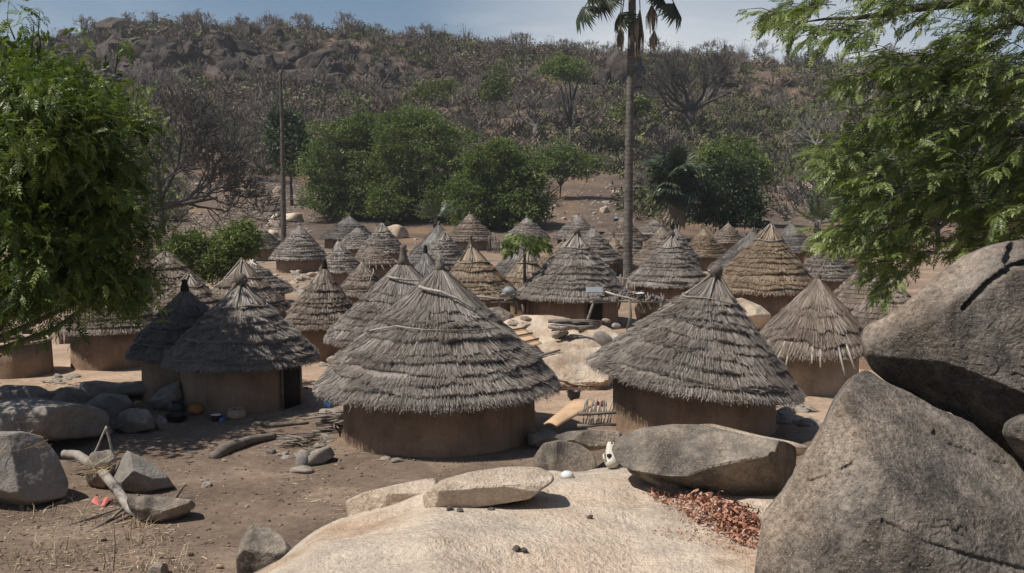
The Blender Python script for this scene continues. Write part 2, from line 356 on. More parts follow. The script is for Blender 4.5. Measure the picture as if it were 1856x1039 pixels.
r2 = ramp(nt, [(.3, (.74,) * 3), (.7, (1.22,) * 3)]); nt.links.new(n2.outputs['Fac'], r2.inputs['Fac']); c = mix(nt, 1.0, c, r2.outputs['Color'], 'MULTIPLY')
r3 = ramp(nt, [(.35, (.72,) * 3), (.66, (1.25,) * 3)]); nt.links.new(n3.outputs['Fac'], r3.inputs['Fac']); c = mix(nt, .7, c, r3.outputs['Color'], 'MULTIPLY')
nt.links.new(c, bs.inputs['Base Color']); bs.inputs['Roughness'].default_value = .95; bs.inputs['Specular IOR Level'].default_value = .12
hh = N(nt, 'ShaderNodeMath', operation='ADD'); nt.links.new(n2.outputs['Fac'], hh.inputs[0]); nt.links.new(n3.outputs['Fac'], hh.inputs[1]); bump(nt, bs, hh.outputs[0], .7, .035)
me.materials.append(m); tag(link('ground', me), kind='structure')

# ================================================================== SETTING: bare granite slab the camera looks across
SU = [-3000, -600, -200, 200, 400, 500, 560, 640, 720, 780, 900, 1000, 1100, 1160, 1300, 1600, 2600]
SV = [3600, 1900, 1480, 1190, 1088, 1030, 985, 948, 917, 893, 877, 868, 861, 857, 852, 852, 860]
SD = [7.0, 7.2, 7.4, 7.6, 7.8, 8.0, 8.4, 8.9, 9.2, 9.3, 9.7, 10.0, 10.3, 10.5, 10.5, 10.5, 10.5]
def slab(x, y):
    x = np.asarray(x, float); y = np.asarray(y, float); ye = np.maximum(y, 4.5)
    u = CX + F * x / ye; ds = np.interp(u, SU, SD); vs_ = np.interp(u, SU, SV)
    k = (vs_ - HZ) / F; zs = CAMZ - ds * k; q = y - ds
    z = np.where(q < 0, zs - k * q - .045 * q * q, zs - k * q - .22 * q * q)
    p = np.stack((x.ravel(), y.ravel(), x.ravel() * 0), 1)
    w = fbm(p / 1.6 + 3, 4).reshape(x.shape); e = fbm(p / .33 + 9, 4).reshape(x.shape); tt = fbm(p / np.array((1.1, .5, 1)) + 21, 3).reshape(x.shape)
    fl = .022 * sstep(.06, .10, tt) + .018 * sstep(.24, .27, tt)
    return z + .045 * w * np.clip(1.2 - np.abs(q) * .02, .3, 1) + .012 * e + fl
gx = np.linspace(-6.5, 9.5, 330); gy = np.linspace(-5, 17, 420); X, Y = np.meshgrid(gx, gy); Z = np.maximum(slab(X, Y), -1.2)
idx = np.arange(X.size).reshape(X.shape)
Q = np.stack((idx[:-1, :-1], idx[:-1, 1:], idx[1:, 1:], idx[1:, :-1]), -1).reshape(-1, 4)
so = link('granite_slab', mesh_np('granite_slab', np.stack((X.ravel(), Y.ravel(), Z.ravel()), 1), Q, None, None, (M['granite_pale'],), True))
tag(so, 'broad pale bare granite slab sloping across the bottom foreground', 'rock slab')
def on_slab(px, py):
    a, b, c = ray(px, py); s = np.linspace(4, 13, 900); d = CAMZ + c * s - slab(a * s, b * s); k = int(np.argmax(d < 0))
    return np.array((a * s[k], b * s[k], CAMZ + c * s[k]))

# ================================================================== rocks
def poly_radius(poly, n):
    poly = np.asarray(poly, float); c = poly.mean(0)
    a2 = np.cross(poly - c, np.roll(poly, -1, 0) - c); tri = (c + poly + np.roll(poly, -1, 0)) / 3
    c = (tri * a2[:, None]).sum(0) / a2.sum()
    th = np.arange(n) / n * 2 * pi; r = np.zeros(n); A0 = poly; B0 = np.roll(poly, -1, 0)
    for i, t in enumerate(th):
        d = np.array((cos(t), sin(t))); e = B0 - A0; w = A0 - c
        den = d[0] * e[:, 1] - d[1] * e[:, 0]; den = np.where(abs(den) < 1e-9, 1e-9, den)
        s = (w[:, 0] * e[:, 1] - w[:, 1] * e[:, 0]) / den; q = (w[:, 0] * d[1] - w[:, 1] * d[0]) / den
        ok = (s > 0) & (q >= -1e-6) & (q <= 1 + 1e-6); r[i] = s[ok].max() if ok.any() else 0
    for i in range(n):
        if r[i] == 0: r[i] = r[i - 1]
    k = max(1, n // 110)
    for _ in range(k): r = (np.roll(r, 1) + 2 * r + np.roll(r, -1)) / 4
    return c, th, r
def auto_depth(outline, d):
    o = np.array(outline, float); k = int(np.argmax(o[:, 1])); q = on_ground(o[:, 0].mean(), o[k, 1] - 5)
    return q[1] + .12 if abs(q[1] - d) < 7 else d
def rock(name, outline, d, thick, mat, label, cat='boulder', group=None, res=(90, 50), nz=.05, seed=0, tilt=0., e=.72, grooves=(), facets=0, lean=0., nscale=1., planes=(), chips=.5):
    """a boulder with the outline seen in the photograph, inflated to a real depth"""
    if d < 30 and d > 12 and name == 'boulder': d = auto_depth(outline, d)
    c, th, r = poly_radius(outline, res[0]); ph = (np.arange(res[1]) + .5) / res[1] * pi
    a = np.abs(np.sin(ph)) ** e; b = np.sign(np.cos(ph)) * np.abs(np.cos(ph)) ** e
    px = c[0] + a[:, None] * (r * np.cos(th))[None]; py = c[1] + a[:, None] * (r * np.sin(th))[None]
    dd = d + tilt * (px - c[0]) + lean * (py - c[1])
    rx, ry, rz = ray(px, py); ys = dd + b[:, None] * thick; s = ys / ry
    V = np.stack((rx * s, ys, CAMZ + rz * s), -1).reshape(-1, 3)
    o0 = P(c[0], c[1], d); size = r.mean() * mpp(d); rng = np.random.default_rng(seed + 11)
    for n_, fr in planes:
        n_ = np.array(n_, float); n_ /= np.linalg.norm(n_); q = (V - o0) @ n_; V = V - np.outer(np.maximum(q - q.max() * fr, 0) * .97, n_)
    for k in range(3 + facets * 2):                # flat broken faces, mostly on the side towards the viewer
        n_ = rdir(rng, 1)[0]; n_[1] = -abs(n_[1]) * .9 - .25
        n_ /= np.linalg.norm(n_); q = (V - o0) @ n_; h = q.max() * rng.uniform(.70, .93); V = V - np.outer(np.maximum(q - h, 0) * .95, n_)
    nr = V - o0; nr /= np.linalg.norm(nr, axis=1)[:, None] + 1e-9
    sc = size * nscale
    dis = fbm(V / sc * 1.6 + seed, 5) * 1.0 + .35 * (1 - 2 * np.abs(fbm(V / sc * 2.3 + seed + 40, 4))) - .2
    fade = np.repeat(1 - .55 * a ** 6, res[0])
    rdg = (1 - 2 * np.abs(fbm(V / (.30 * sc) + 61 + seed, 4))); lay = fbm(V / (.5 * sc) + 90 + seed, 4); chip = np.floor(lay * 7) / 7 - lay
    V = V + nr * ((dis * nz + .22 * nz * rdg + chips * nz * chip) * size * fade)[:, None] + nr * (fbm(V / (.09 * sc) + 3 + seed, 4) * nz * .22 * size)[:, None]
    front = np.repeat(b < .35, res[0])
    if grooves:
        pp = proj(V)
        for pl, w, dep in grooves:
            pl = np.asarray(pl, float); best = np.full(len(pp), 1e9)
            for A_, B_ in zip(pl[:-1], pl[1:]):
                ab = B_ - A_; t = np.clip(((pp - A_) @ ab) / (ab @ ab), 0, 1); best = np.minimum(best, np.linalg.norm(pp - A_ - t[:, None] * ab, axis=1))
            best = best + w * .55 * fbm(V * 3.5, 3) * 2
            V[:, 1] += np.where(front, dep * np.clip(1 - (best / w) ** 2, 0, 1), 0)
    i = np.arange(res[1] - 1)[:, None] * res[0]; j = np.arange(res[0])[None]; k = (j + 1) % res[0]
    Q = np.stack((i + j, i + res[0] + j, i + res[0] + k, i + k), -1).reshape(-1, 4)
    m0 = len(V); V = np.vstack((V, V[:res[0]].mean(0), V[-res[0]:].mean(0))); jj = np.arange(res[0]); kk = (jj + 1) % res[0]; la = (res[1] - 1) * res[0]
    T = np.vstack((np.stack((np.full(res[0], m0), jj, kk), 1), np.stack((np.full(res[0], m0 + 1), la + kk, la + jj), 1)))
    loc = np.array((o0[0], V[:, 1].mean(), V[:, 2].min()))
    o = link(name, mesh_np(name, V - loc, Q, T, None, (M[mat],), True), None, loc)
    return tag(o, label, cat, group)

rock('boulder', [(1572, 668), (1598, 690), (1650, 712), (1700, 742), (1760, 765), (1800, 800), (1860, 850), (1990, 950), (2020, 1080), (1960, 1230), (1560, 1250), (1372, 1215), (1366, 1050), (1376, 985), (1384, 930), (1420, 885), (1462, 820), (1490, 770), (1510, 725), (1535, 690)],
     6.5, 1.5, 'granite_grey', 'huge granite boulder with a pale left edge, lying under the cracked boulder', res=(460, 260), nz=.036, chips=2.2, seed=3, e=.62, tilt=-.0008, lean=-.0020, facets=1, planes=[((-.12, -.80, .58), .50), ((-.80, -.42, .42), .66), ((.45, -.7, .55), .62), ((-.45, -.75, .2), .72)],
     grooves=[([(1694, 786), (1715, 806), (1745, 815), (1790, 835), (1820, 845)], 5, .035), ([(1470, 875), (1510, 858), (1545, 842)], 4, .03), ([(1600, 945), (1680, 985), (1760, 1010), (1860, 1035)], 4, .022)], nscale=.7)
rock('boulder', [(1560, 606), (1568, 590), (1605, 575), (1640, 550), (1690, 508), (1740, 466), (1790, 446), (1850, 434), (1930, 430), (2060, 470), (2140, 620), (2080, 800), (1960, 830), (1840, 850), (1800, 810), (1760, 775), (1720, 745), (1705, 748), (1680, 728), (1650, 712), (1610, 694), (1580, 670), (1562, 636)],
     7.9, 1.5, 'granite_grey', 'massive granite boulder with a long diagonal crack, resting on the other huge boulder', res=(460, 240), nz=.036, chips=2.2, seed=8, e=.6, tilt=-.0012, lean=.0004, facets=1, planes=[((-.05, -.97, .25), .52), ((-.62, -.30, .72), .70), ((-.5, -.6, -.62), .62), ((.1, -.8, .6), .66)],
     grooves=[([(1748, 560), (1790, 515), (1815, 497), (1842, 483), (1880, 476)], 6, .12), ([(1828, 472), (1836, 460)], 11, .12)], nscale=.8)
rock('boulder', [(1815, 785), (1822, 765), (1845, 752), (1900, 745), (1990, 800), (1960, 880), (1880, 862), (1840, 822)], 6.7, .5, 'granite_grey', 'dark rough angular rock wedged at the right edge between the two big boulders', res=(120, 60), nz=.06, seed=15, facets=4)
rock('boulder', [(1108, 812), (1122, 792), (1160, 776), (1220, 769), (1270, 770), (1300, 776), (1360, 790), (1420, 800), (1465, 812), (1458, 850), (1420, 905), (1385, 928), (1330, 915), (1270, 900), (1220, 880), (1170, 862), (1135, 848), (1118, 838)],
     on_slab(1290, 902)[1] + .35, .75, 'granite_mid', 'long grey lens shaped granite boulder with a dark undercut face lying on the pale slab', res=(240, 120), nz=.045, chips=1.5, seed=21, e=.5, tilt=-.0016, lean=-.0022, planes=[((-.12, -.34, .93), .42), ((.06, -.80, -.60), .40)], facets=2)
rock('boulder', [(1134, 842), (1150, 838), (1180, 852), (1220, 872), (1262, 896), (1250, 904), (1200, 890), (1160, 868), (1140, 858)], on_slab(1200, 880)[1] + .1, .22, 'granite_mid', 'thin grey rock flake leaning below the lens shaped boulder beside the red peels', res=(90, 40), nz=.06, seed=27, tilt=-.002)
rock('boulder', [(1200, 800), (1260, 770), (1290, 768), (1380, 790), (1462, 806), (1475, 816), (1440, 830), (1300, 815)], 10.6, .5, 'granite_pale', 'pale tan granite rock showing just behind the top edge of the lens shaped boulder', res=(110, 50), nz=.05, seed=29)
rock('boulder', [(766, 896), (800, 870), (850, 856), (920, 846), (975, 846), (1000, 858), (1006, 872), (985, 886), (960, 905), (880, 918), (800, 930), (770, 922)], on_slab(885, 916)[1] + .12, .36, 'granite_pale', 'long pale flat topped stone with a dark pitted edge lying on the slab', res=(160, 70), nz=.05, seed=31, e=.5, lean=-.003, planes=[((0, -.15, 1), .6), ((.05, -.98, -.25), .6)])
rock('boulder', [(626, 908), (660, 892), (720, 878), (770, 868), (800, 866), (780, 884), (745, 902), (700, 934), (634, 962)], 8.75, .42, 'granite_pale', 'pale angular stone with a dark squared end at the left edge of the slab', res=(130, 60), nz=.05, seed=35, e=.5, facets=1, planes=[((0, -.2, 1), .6), ((-.5, -.85, -.1), .6)])
rock('boulder', [(966, 828), (985, 803), (1015, 797), (1050, 805), (1076, 822), (1082, 845), (1070, 864), (1020, 868), (985, 858), (968, 845)], 12.2, .42, 'granite_mid', 'rounded brown boulder behind the slab beside the white skull', res=(110, 60), nz=.04, seed=41, facets=1)
rock('boulder', [(1000, 792), (1030, 782), (1080, 778), (1125, 782), (1130, 796), (1105, 812), (1070, 818), (1030, 806)], 14.5, .5, 'granite_mid', 'flat grey brown rock below the leaning board and behind the rounded brown boulder', res=(100, 50), nz=.05, seed=45, e=.6)
rock('boulder', [(955, 788), (985, 775), (1010, 785), (1015, 805), (985, 815), (958, 808)], 15.5, .45, 'granite_slate', 'dark shaded rock against the right end of the nearest hut wall', res=(70, 40), nz=.05, seed=46)
rock('boulder', [(428, 1010), (438, 975), (455, 950), (478, 950), (510, 970), (534, 1002), (520, 1030), (500, 1060), (430, 1075)], 12.4, .45, 'granite_mid', 'upright pale grey standing stone at the bottom edge left of the slab', res=(120, 60), nz=.05, seed=51, e=.6, facets=2)
rock('boulder', [(455, 1045), (470, 1028), (510, 1022), (530, 1040), (500, 1075), (450, 1075)], 11.0, .3, 'granite_pale', 'small pale rock at the bottom edge just below the standing stone', res=(70, 40), nz=.06, seed=53)
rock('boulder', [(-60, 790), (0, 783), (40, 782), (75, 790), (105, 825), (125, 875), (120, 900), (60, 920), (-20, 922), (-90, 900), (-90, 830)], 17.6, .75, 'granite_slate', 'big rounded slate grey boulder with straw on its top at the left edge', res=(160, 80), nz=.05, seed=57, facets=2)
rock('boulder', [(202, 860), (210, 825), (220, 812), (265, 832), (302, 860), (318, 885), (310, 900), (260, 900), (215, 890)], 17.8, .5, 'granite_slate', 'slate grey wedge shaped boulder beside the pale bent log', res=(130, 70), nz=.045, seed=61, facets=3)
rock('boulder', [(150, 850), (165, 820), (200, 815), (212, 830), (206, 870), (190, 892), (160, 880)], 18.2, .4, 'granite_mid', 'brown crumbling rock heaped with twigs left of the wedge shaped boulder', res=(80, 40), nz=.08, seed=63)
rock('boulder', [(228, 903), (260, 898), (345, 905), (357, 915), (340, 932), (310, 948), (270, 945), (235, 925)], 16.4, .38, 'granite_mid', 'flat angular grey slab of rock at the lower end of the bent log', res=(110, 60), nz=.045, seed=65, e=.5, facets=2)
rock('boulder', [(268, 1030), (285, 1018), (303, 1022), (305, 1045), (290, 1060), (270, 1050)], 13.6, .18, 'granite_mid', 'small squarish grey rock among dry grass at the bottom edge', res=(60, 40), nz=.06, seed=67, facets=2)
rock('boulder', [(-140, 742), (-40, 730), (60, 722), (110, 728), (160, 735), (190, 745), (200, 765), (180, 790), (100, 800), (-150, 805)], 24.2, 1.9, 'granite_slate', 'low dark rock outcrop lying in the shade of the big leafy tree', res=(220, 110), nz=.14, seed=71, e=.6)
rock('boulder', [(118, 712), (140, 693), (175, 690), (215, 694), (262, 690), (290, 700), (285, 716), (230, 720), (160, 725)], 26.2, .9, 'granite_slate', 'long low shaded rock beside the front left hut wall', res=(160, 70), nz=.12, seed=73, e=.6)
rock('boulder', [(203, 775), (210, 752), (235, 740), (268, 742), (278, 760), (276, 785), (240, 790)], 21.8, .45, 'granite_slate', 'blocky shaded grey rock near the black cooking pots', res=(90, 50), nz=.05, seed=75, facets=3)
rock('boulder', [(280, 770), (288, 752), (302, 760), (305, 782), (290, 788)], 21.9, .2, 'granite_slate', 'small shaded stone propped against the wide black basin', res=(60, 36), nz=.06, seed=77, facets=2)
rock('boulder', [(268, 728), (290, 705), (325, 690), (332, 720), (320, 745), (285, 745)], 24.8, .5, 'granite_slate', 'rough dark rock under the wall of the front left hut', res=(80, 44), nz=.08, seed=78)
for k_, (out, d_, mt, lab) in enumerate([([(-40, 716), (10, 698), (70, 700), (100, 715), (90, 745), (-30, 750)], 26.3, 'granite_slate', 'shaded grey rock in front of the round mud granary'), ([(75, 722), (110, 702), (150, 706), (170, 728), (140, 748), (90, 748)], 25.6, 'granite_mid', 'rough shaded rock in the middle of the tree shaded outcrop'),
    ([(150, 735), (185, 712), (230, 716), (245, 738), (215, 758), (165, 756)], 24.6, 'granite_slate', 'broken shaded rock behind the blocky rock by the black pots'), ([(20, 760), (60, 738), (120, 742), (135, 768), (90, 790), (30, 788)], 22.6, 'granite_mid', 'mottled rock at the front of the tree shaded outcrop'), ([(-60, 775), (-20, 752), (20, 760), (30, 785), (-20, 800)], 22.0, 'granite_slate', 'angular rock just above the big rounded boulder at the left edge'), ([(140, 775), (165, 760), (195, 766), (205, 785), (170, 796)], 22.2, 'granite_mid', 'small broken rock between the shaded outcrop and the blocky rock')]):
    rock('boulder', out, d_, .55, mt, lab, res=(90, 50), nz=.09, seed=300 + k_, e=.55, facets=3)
# the sunlit outcrop between the huts
rock('rock_outcrop', [(892, 606), (915, 582), (950, 571), (1000, 572), (1050, 582), (1100, 592), (1130, 612), (1120, 650), (1040, 680), (930, 660)], 35.0, 3.2, 'granite_pale', 'sunlit pale granite outcrop in front of the big hut with the drying rack', 'rock', res=(260, 120), nz=.075, seed=81, e=.5, facets=2, nscale=.5, planes=[((.05, -.62, .78), .45), ((-.4, -.5, .77), .6)])
rock('rock_outcrop', [(965, 655), (1020, 640), (1090, 628), (1135, 640), (1125, 690), (1095, 722), (1020, 732), (975, 715), (955, 690)], 29.5, 2.6, 'granite_pale', 'pale cracked granite outcrop between the two nearest huts', 'rock', res=(260, 120), nz=.075, seed=83, e=.5, facets=2, nscale=.5, planes=[((-.1, -.70, .71), .45), ((.2, -.4, .9), .6)],
     grooves=[([(1010, 690), (1040, 700), (1090, 702)], 3, .1)])
rock('rock_outcrop', [(905, 650), (950, 620), (1040, 606), (1130, 622), (1145, 665), (1060, 700), (960, 690)], 32.3, 2.6, 'granite_pale', 'sloping pale bedrock step between the upper and lower outcrops beside the nearest hut', 'rock', res=(220, 110), nz=.06, seed=84, e=.5, facets=2, nscale=.5, planes=[((-.1, -.6, .8), .45), ((.3, -.5, .8), .6)], chips=1.2)
rock('rock_outcrop', [(1300, 560), (1315, 545), (1345, 540), (1380, 555), (1400, 572), (1380, 600), (1320, 595)], 40, 1.4, 'granite_pale', 'pale boulder below the big tan hut, behind the right front hut', 'rock', res=(110, 60), nz=.05, seed=85)
rock('rock_outcrop', [(1150, 560), (1160, 545), (1190, 535), (1215, 545), (1222, 575), (1190, 590), (1155, 585)], 38, .7, 'granite_mid', 'pointed grey rock under the right end of the drying rack', 'rock', res=(90, 50), nz=.07, seed=87, facets=3)
rock('rock_outcrop', [(865, 575), (878, 560), (905, 556), (930, 570), (940, 588), (905, 596), (870, 590)], 37.5, .7, 'granite_mid', 'angular grey rock under the stick rack by the tan knobbed hut', 'rock', res=(90, 50), nz=.06, seed=89, facets=3)
# dark cliff blocks along the ridge
for out, d, th_, lab in [
    ([(171, 60), (174, 36), (200, 32), (228, 33), (246, 42), (252, 62), (235, 78), (190, 80), (168, 95)], 292, 5, 'square dark cliff block standing highest on the left end of the ridge'),
    ([(40, 100), (55, 72), (75, 63), (100, 70), (105, 100), (70, 118), (40, 115)], 290, 5, 'rounded dark crag on the ridge above the big leafy tree'),
    ([(100, 70), (108, 54), (122, 52), (130, 62), (124, 78), (104, 80)], 294, 3, 'small dark knob of rock between the two left ridge crags'),
    ([(330, 160), (340, 122), (370, 116), (400, 124), (405, 150), (380, 162)], 268, 4, 'dark columnar cliff block left of the tall bare trunk'),
    ([(400, 150), (410, 112), (445, 106), (478, 116), (482, 150), (440, 160)], 270, 4, 'dark columnar cliff block directly left of the top of the bare trunk'),
    ([(520, 132), (540, 108), (585, 88), (602, 92), (590, 112), (550, 135)], 272, 3, 'slanting dark rock face right of the top of the bare trunk'),
    ([(525, 150), (560, 135), (620, 132), (640, 142), (625, 156), (560, 160)], 262, 3, 'long low dark rock ledge above the broad green trees'),
    ([(1098, 155), (1102, 105), (1120, 92), (1160, 100), (1170, 130), (1160, 160), (1120, 165)], 262, 4, 'dark stepped crag on the ridge behind the tall palm trunk'),
    ([(270, 60), (290, 42), (330, 46), (350, 62), (310, 74)], 296, 3, 'low dark rock on the ridge beside the square cliff block'),
    ([(690, 80), (720, 70), (745, 74), (750, 88), (715, 92)], 292, 3, 'low dark rock on the ridge above the broad green trees'),
    ([(470, 70), (480, 48), (500, 44), (515, 58), (510, 80), (485, 84)], 290, 3, 'upright dark rock on the ridge above the bare trunk'),
    ([(1090, 395), (1096, 386), (1110, 388), (1106, 398)], 150, .8, 'pale stone on the bare slope left of the blue roofed shed')]:
    rock('cliff_rock' if d > 200 else 'boulder', out, d, th_, 'cliff' if d > 200 else 'stone', lab, 'cliff' if d > 200 else 'boulder', res=(70, 40), nz=.14, seed=int(out[0][0]), e=.55, facets=2)
# ================================================================== thatched huts
EAVE = 1.1
def thatch_mb(R, H, lean, seed, d, nc=9, hstep=.09, s0=.28, wid=1.0, dens=1.35, ragged=1.0, flat=False):
    rng = np.random.default_rng(seed); sl = sqrt(R * R + H * H); nr, nz_ = H / sl, R / sl; w0 = max(.0125, d * .00056) * wid
    mb = MB(); far = sstep(28, 60, d)
    def pos(s, t, h):
        s = np.asarray(s, float) + 0 * t; e = np.maximum(s - .92, 0) / .08
        r = R * np.minimum(s, .92) + R * .08 * (e - .30 * e * e); zz = H * (1 - s) - H * .012 * e * e
        x = (r + h * nr) * np.cos(t) + lean * np.clip(1 - s, 0, 1); y = (r + h * nr) * np.sin(t)
        return np.stack((x, y, zz + h * nz_), 1)
    def blades(t, s1, s2, h1, h2, w, sh, dt=.0):
        m = len(t); p1 = pos(s1, t + rng.normal(0, dt, m), h1); p2 = pos(s2, t + rng.normal(0, dt, m), h2)
        et = np.stack((-np.sin(t), np.cos(t), 0 * t), 1); nn = np.stack((nr * np.cos(t), nr * np.sin(t), nz_ + 0 * t), 1)
        ro = rng.uniform(-.9, .9, m)[:, None] * (1 - .5 * far); wv = (et * np.cos(ro) + nn * np.sin(ro)) * (w * .5)[:, None]
        V = np.stack((p1 - wv * .8, p1 + wv * .8, p2 + wv * .55, p2 - wv * .55), 1).reshape(-1, 3)
        mb.add(V, np.arange(m * 4).reshape(-1, 4), None, np.repeat(np.clip(sh, 0, 1), 4))
    def ring_noise(t, k, f=3.0): return fbm(np.stack((np.cos(t) * f, np.sin(t) * f, 0 * t + k * 3.7 + seed), 1), 4)
    nth = 240 if d < 32 else (150 if d < 60 else 100); th = np.arange(nth) / nth * 2 * pi; vn = .10 - .05 * far
    b = np.linspace(s0, 1.0, nc + 1); b[1:-1] += rng.normal(0, .20 * (1 - s0) / nc, nc - 1)
    def edge(k, t):
        if k == 0: return np.zeros(len(t))
        if k > nc: return np.ones(len(t))
        st = np.full(len(t), b[k - 1])
        q = ring_noise(t, k + 90, 7)
        return st + ragged * (ring_noise(t, k, 1.6) * .045 + .010 * np.sign(q) * (np.abs(q) > .2))
    def lift(k, t, hk): return hk * np.clip(.95 + 1.1 * ring_noise(t, k + 31, 2.2), .38, 1.35)
    rows = []; shd = []
    hks = [hstep * .6] + [hstep * rng.uniform(.75, 1.3) for _ in range(nc + 1)]
    for k in range(nc + 1):                      # course 0 is the smooth top
        lo = edge(k, th); hi = edge(k + 1, th)
        lo = np.minimum(lo, hi - .01); h = lift(k, th, hks[k])
        if k == nc: break
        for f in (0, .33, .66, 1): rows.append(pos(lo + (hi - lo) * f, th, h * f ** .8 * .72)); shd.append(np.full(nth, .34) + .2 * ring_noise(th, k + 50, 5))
        rows.append(pos(hi - .002, th, h * .0 - .005)); shd.append(np.full(nth, .04))  # step face coloured near black to deepen the shade under each course
    lo = np.minimum(edge(nc, th), .985); h = lift(nc, th, hks[nc])
    for f in (0, .5, 1): rows.append(pos(lo + (.985 - lo) * f, th, h * f * .8)); shd.append(np.full(nth, .34) + .2 * ring_noise(th, nc + 50, 5))
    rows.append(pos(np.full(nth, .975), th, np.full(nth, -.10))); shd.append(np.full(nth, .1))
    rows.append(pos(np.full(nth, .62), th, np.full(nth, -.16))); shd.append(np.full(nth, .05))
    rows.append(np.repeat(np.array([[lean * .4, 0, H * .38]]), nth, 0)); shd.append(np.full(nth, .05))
    i = np.arange(len(rows) - 1)[:, None] * nth; j = np.arange(nth)[None]; kk = (j + 1) % nth
    mb.add(np.vstack(rows), np.stack((i + j, i + nth + j, i + nth + kk, i + kk), -1).reshape(-1, 4), None, np.clip(np.concatenate(shd), 0, 1))
    # long straw lying close on the smooth top
    m = int(2 * pi * R * s0 / w0 * dens * 1.5); t = rng.uniform(0, 2 * pi, m); s2 = s0 * rng.uniform(.35, 1.06, m)
    blades(t, np.maximum(s2 - rng.uniform(.15, .3, m), 0), s2, rng.uniform(0, .02, m), rng.uniform(.03, .06, m) * (hstep / .085), w0 * rng.uniform(.6, 1.2, m), .45 + .3 * ring_noise(t, 77, 5) + rng.normal(0, vn, m), .02)
    for k in range(1, nc + 2):
        dl = max(b[k - 1] - b[k - 2], .045) if 1 < k <= nc else (.16 if k == 1 else 1 - b[nc - 1])
        if k == nc + 1: dl = max(1 - b[nc - 1], .05)
        m = int(2 * pi * R * b[min(k - 1, nc)] / w0 * dens * (2.6 - 1.3 * far)); t = rng.uniform(0, 2 * pi, m); last = k == nc + 1
        st = edge(k, t); h = lift(k - 1, t, hks[k - 1])
        s2 = st + rng.normal(.002, .0045 + (.007 if last else 0), m) * (1 + .5 * (ragged - 1)) + (.012 if last else 0); top = rng.uniform(0, 1, m) ** .5; f2 = rng.uniform(0, 1, m); f1 = rng.uniform(0, .55, m)
        s2 = np.where(f2 < .7, s2, s2 - dl * .5 * rng.uniform(.2, 1, m))
        blades(t, s2 - dl * rng.uniform(.6, 1.1, m), s2, .25 * h + rng.uniform(.0, .02, m), h * (.86 + .40 * top) + .008, w0 * rng.uniform(.6, 1.25, m),
               .36 + .12 * top + .28 * ring_noise(t, k + 49, 5) + rng.normal(0, vn, m), .010)
    # the ragged fringe below the eave
    m = int(2 * pi * R / w0 * .7); t = rng.uniform(0, 2 * pi, m); s2 = 1.0 + np.abs(rng.normal(0, .010, m)) * ragged
    blades(t, s2 - .09, s2, rng.uniform(-.02, .03, m), rng.uniform(-.07, .03, m), w0 * rng.uniform(.6, 1.1, m), .36 + rng.normal(0, .16, m), .02)
    return mb, pos
HUTS = {}
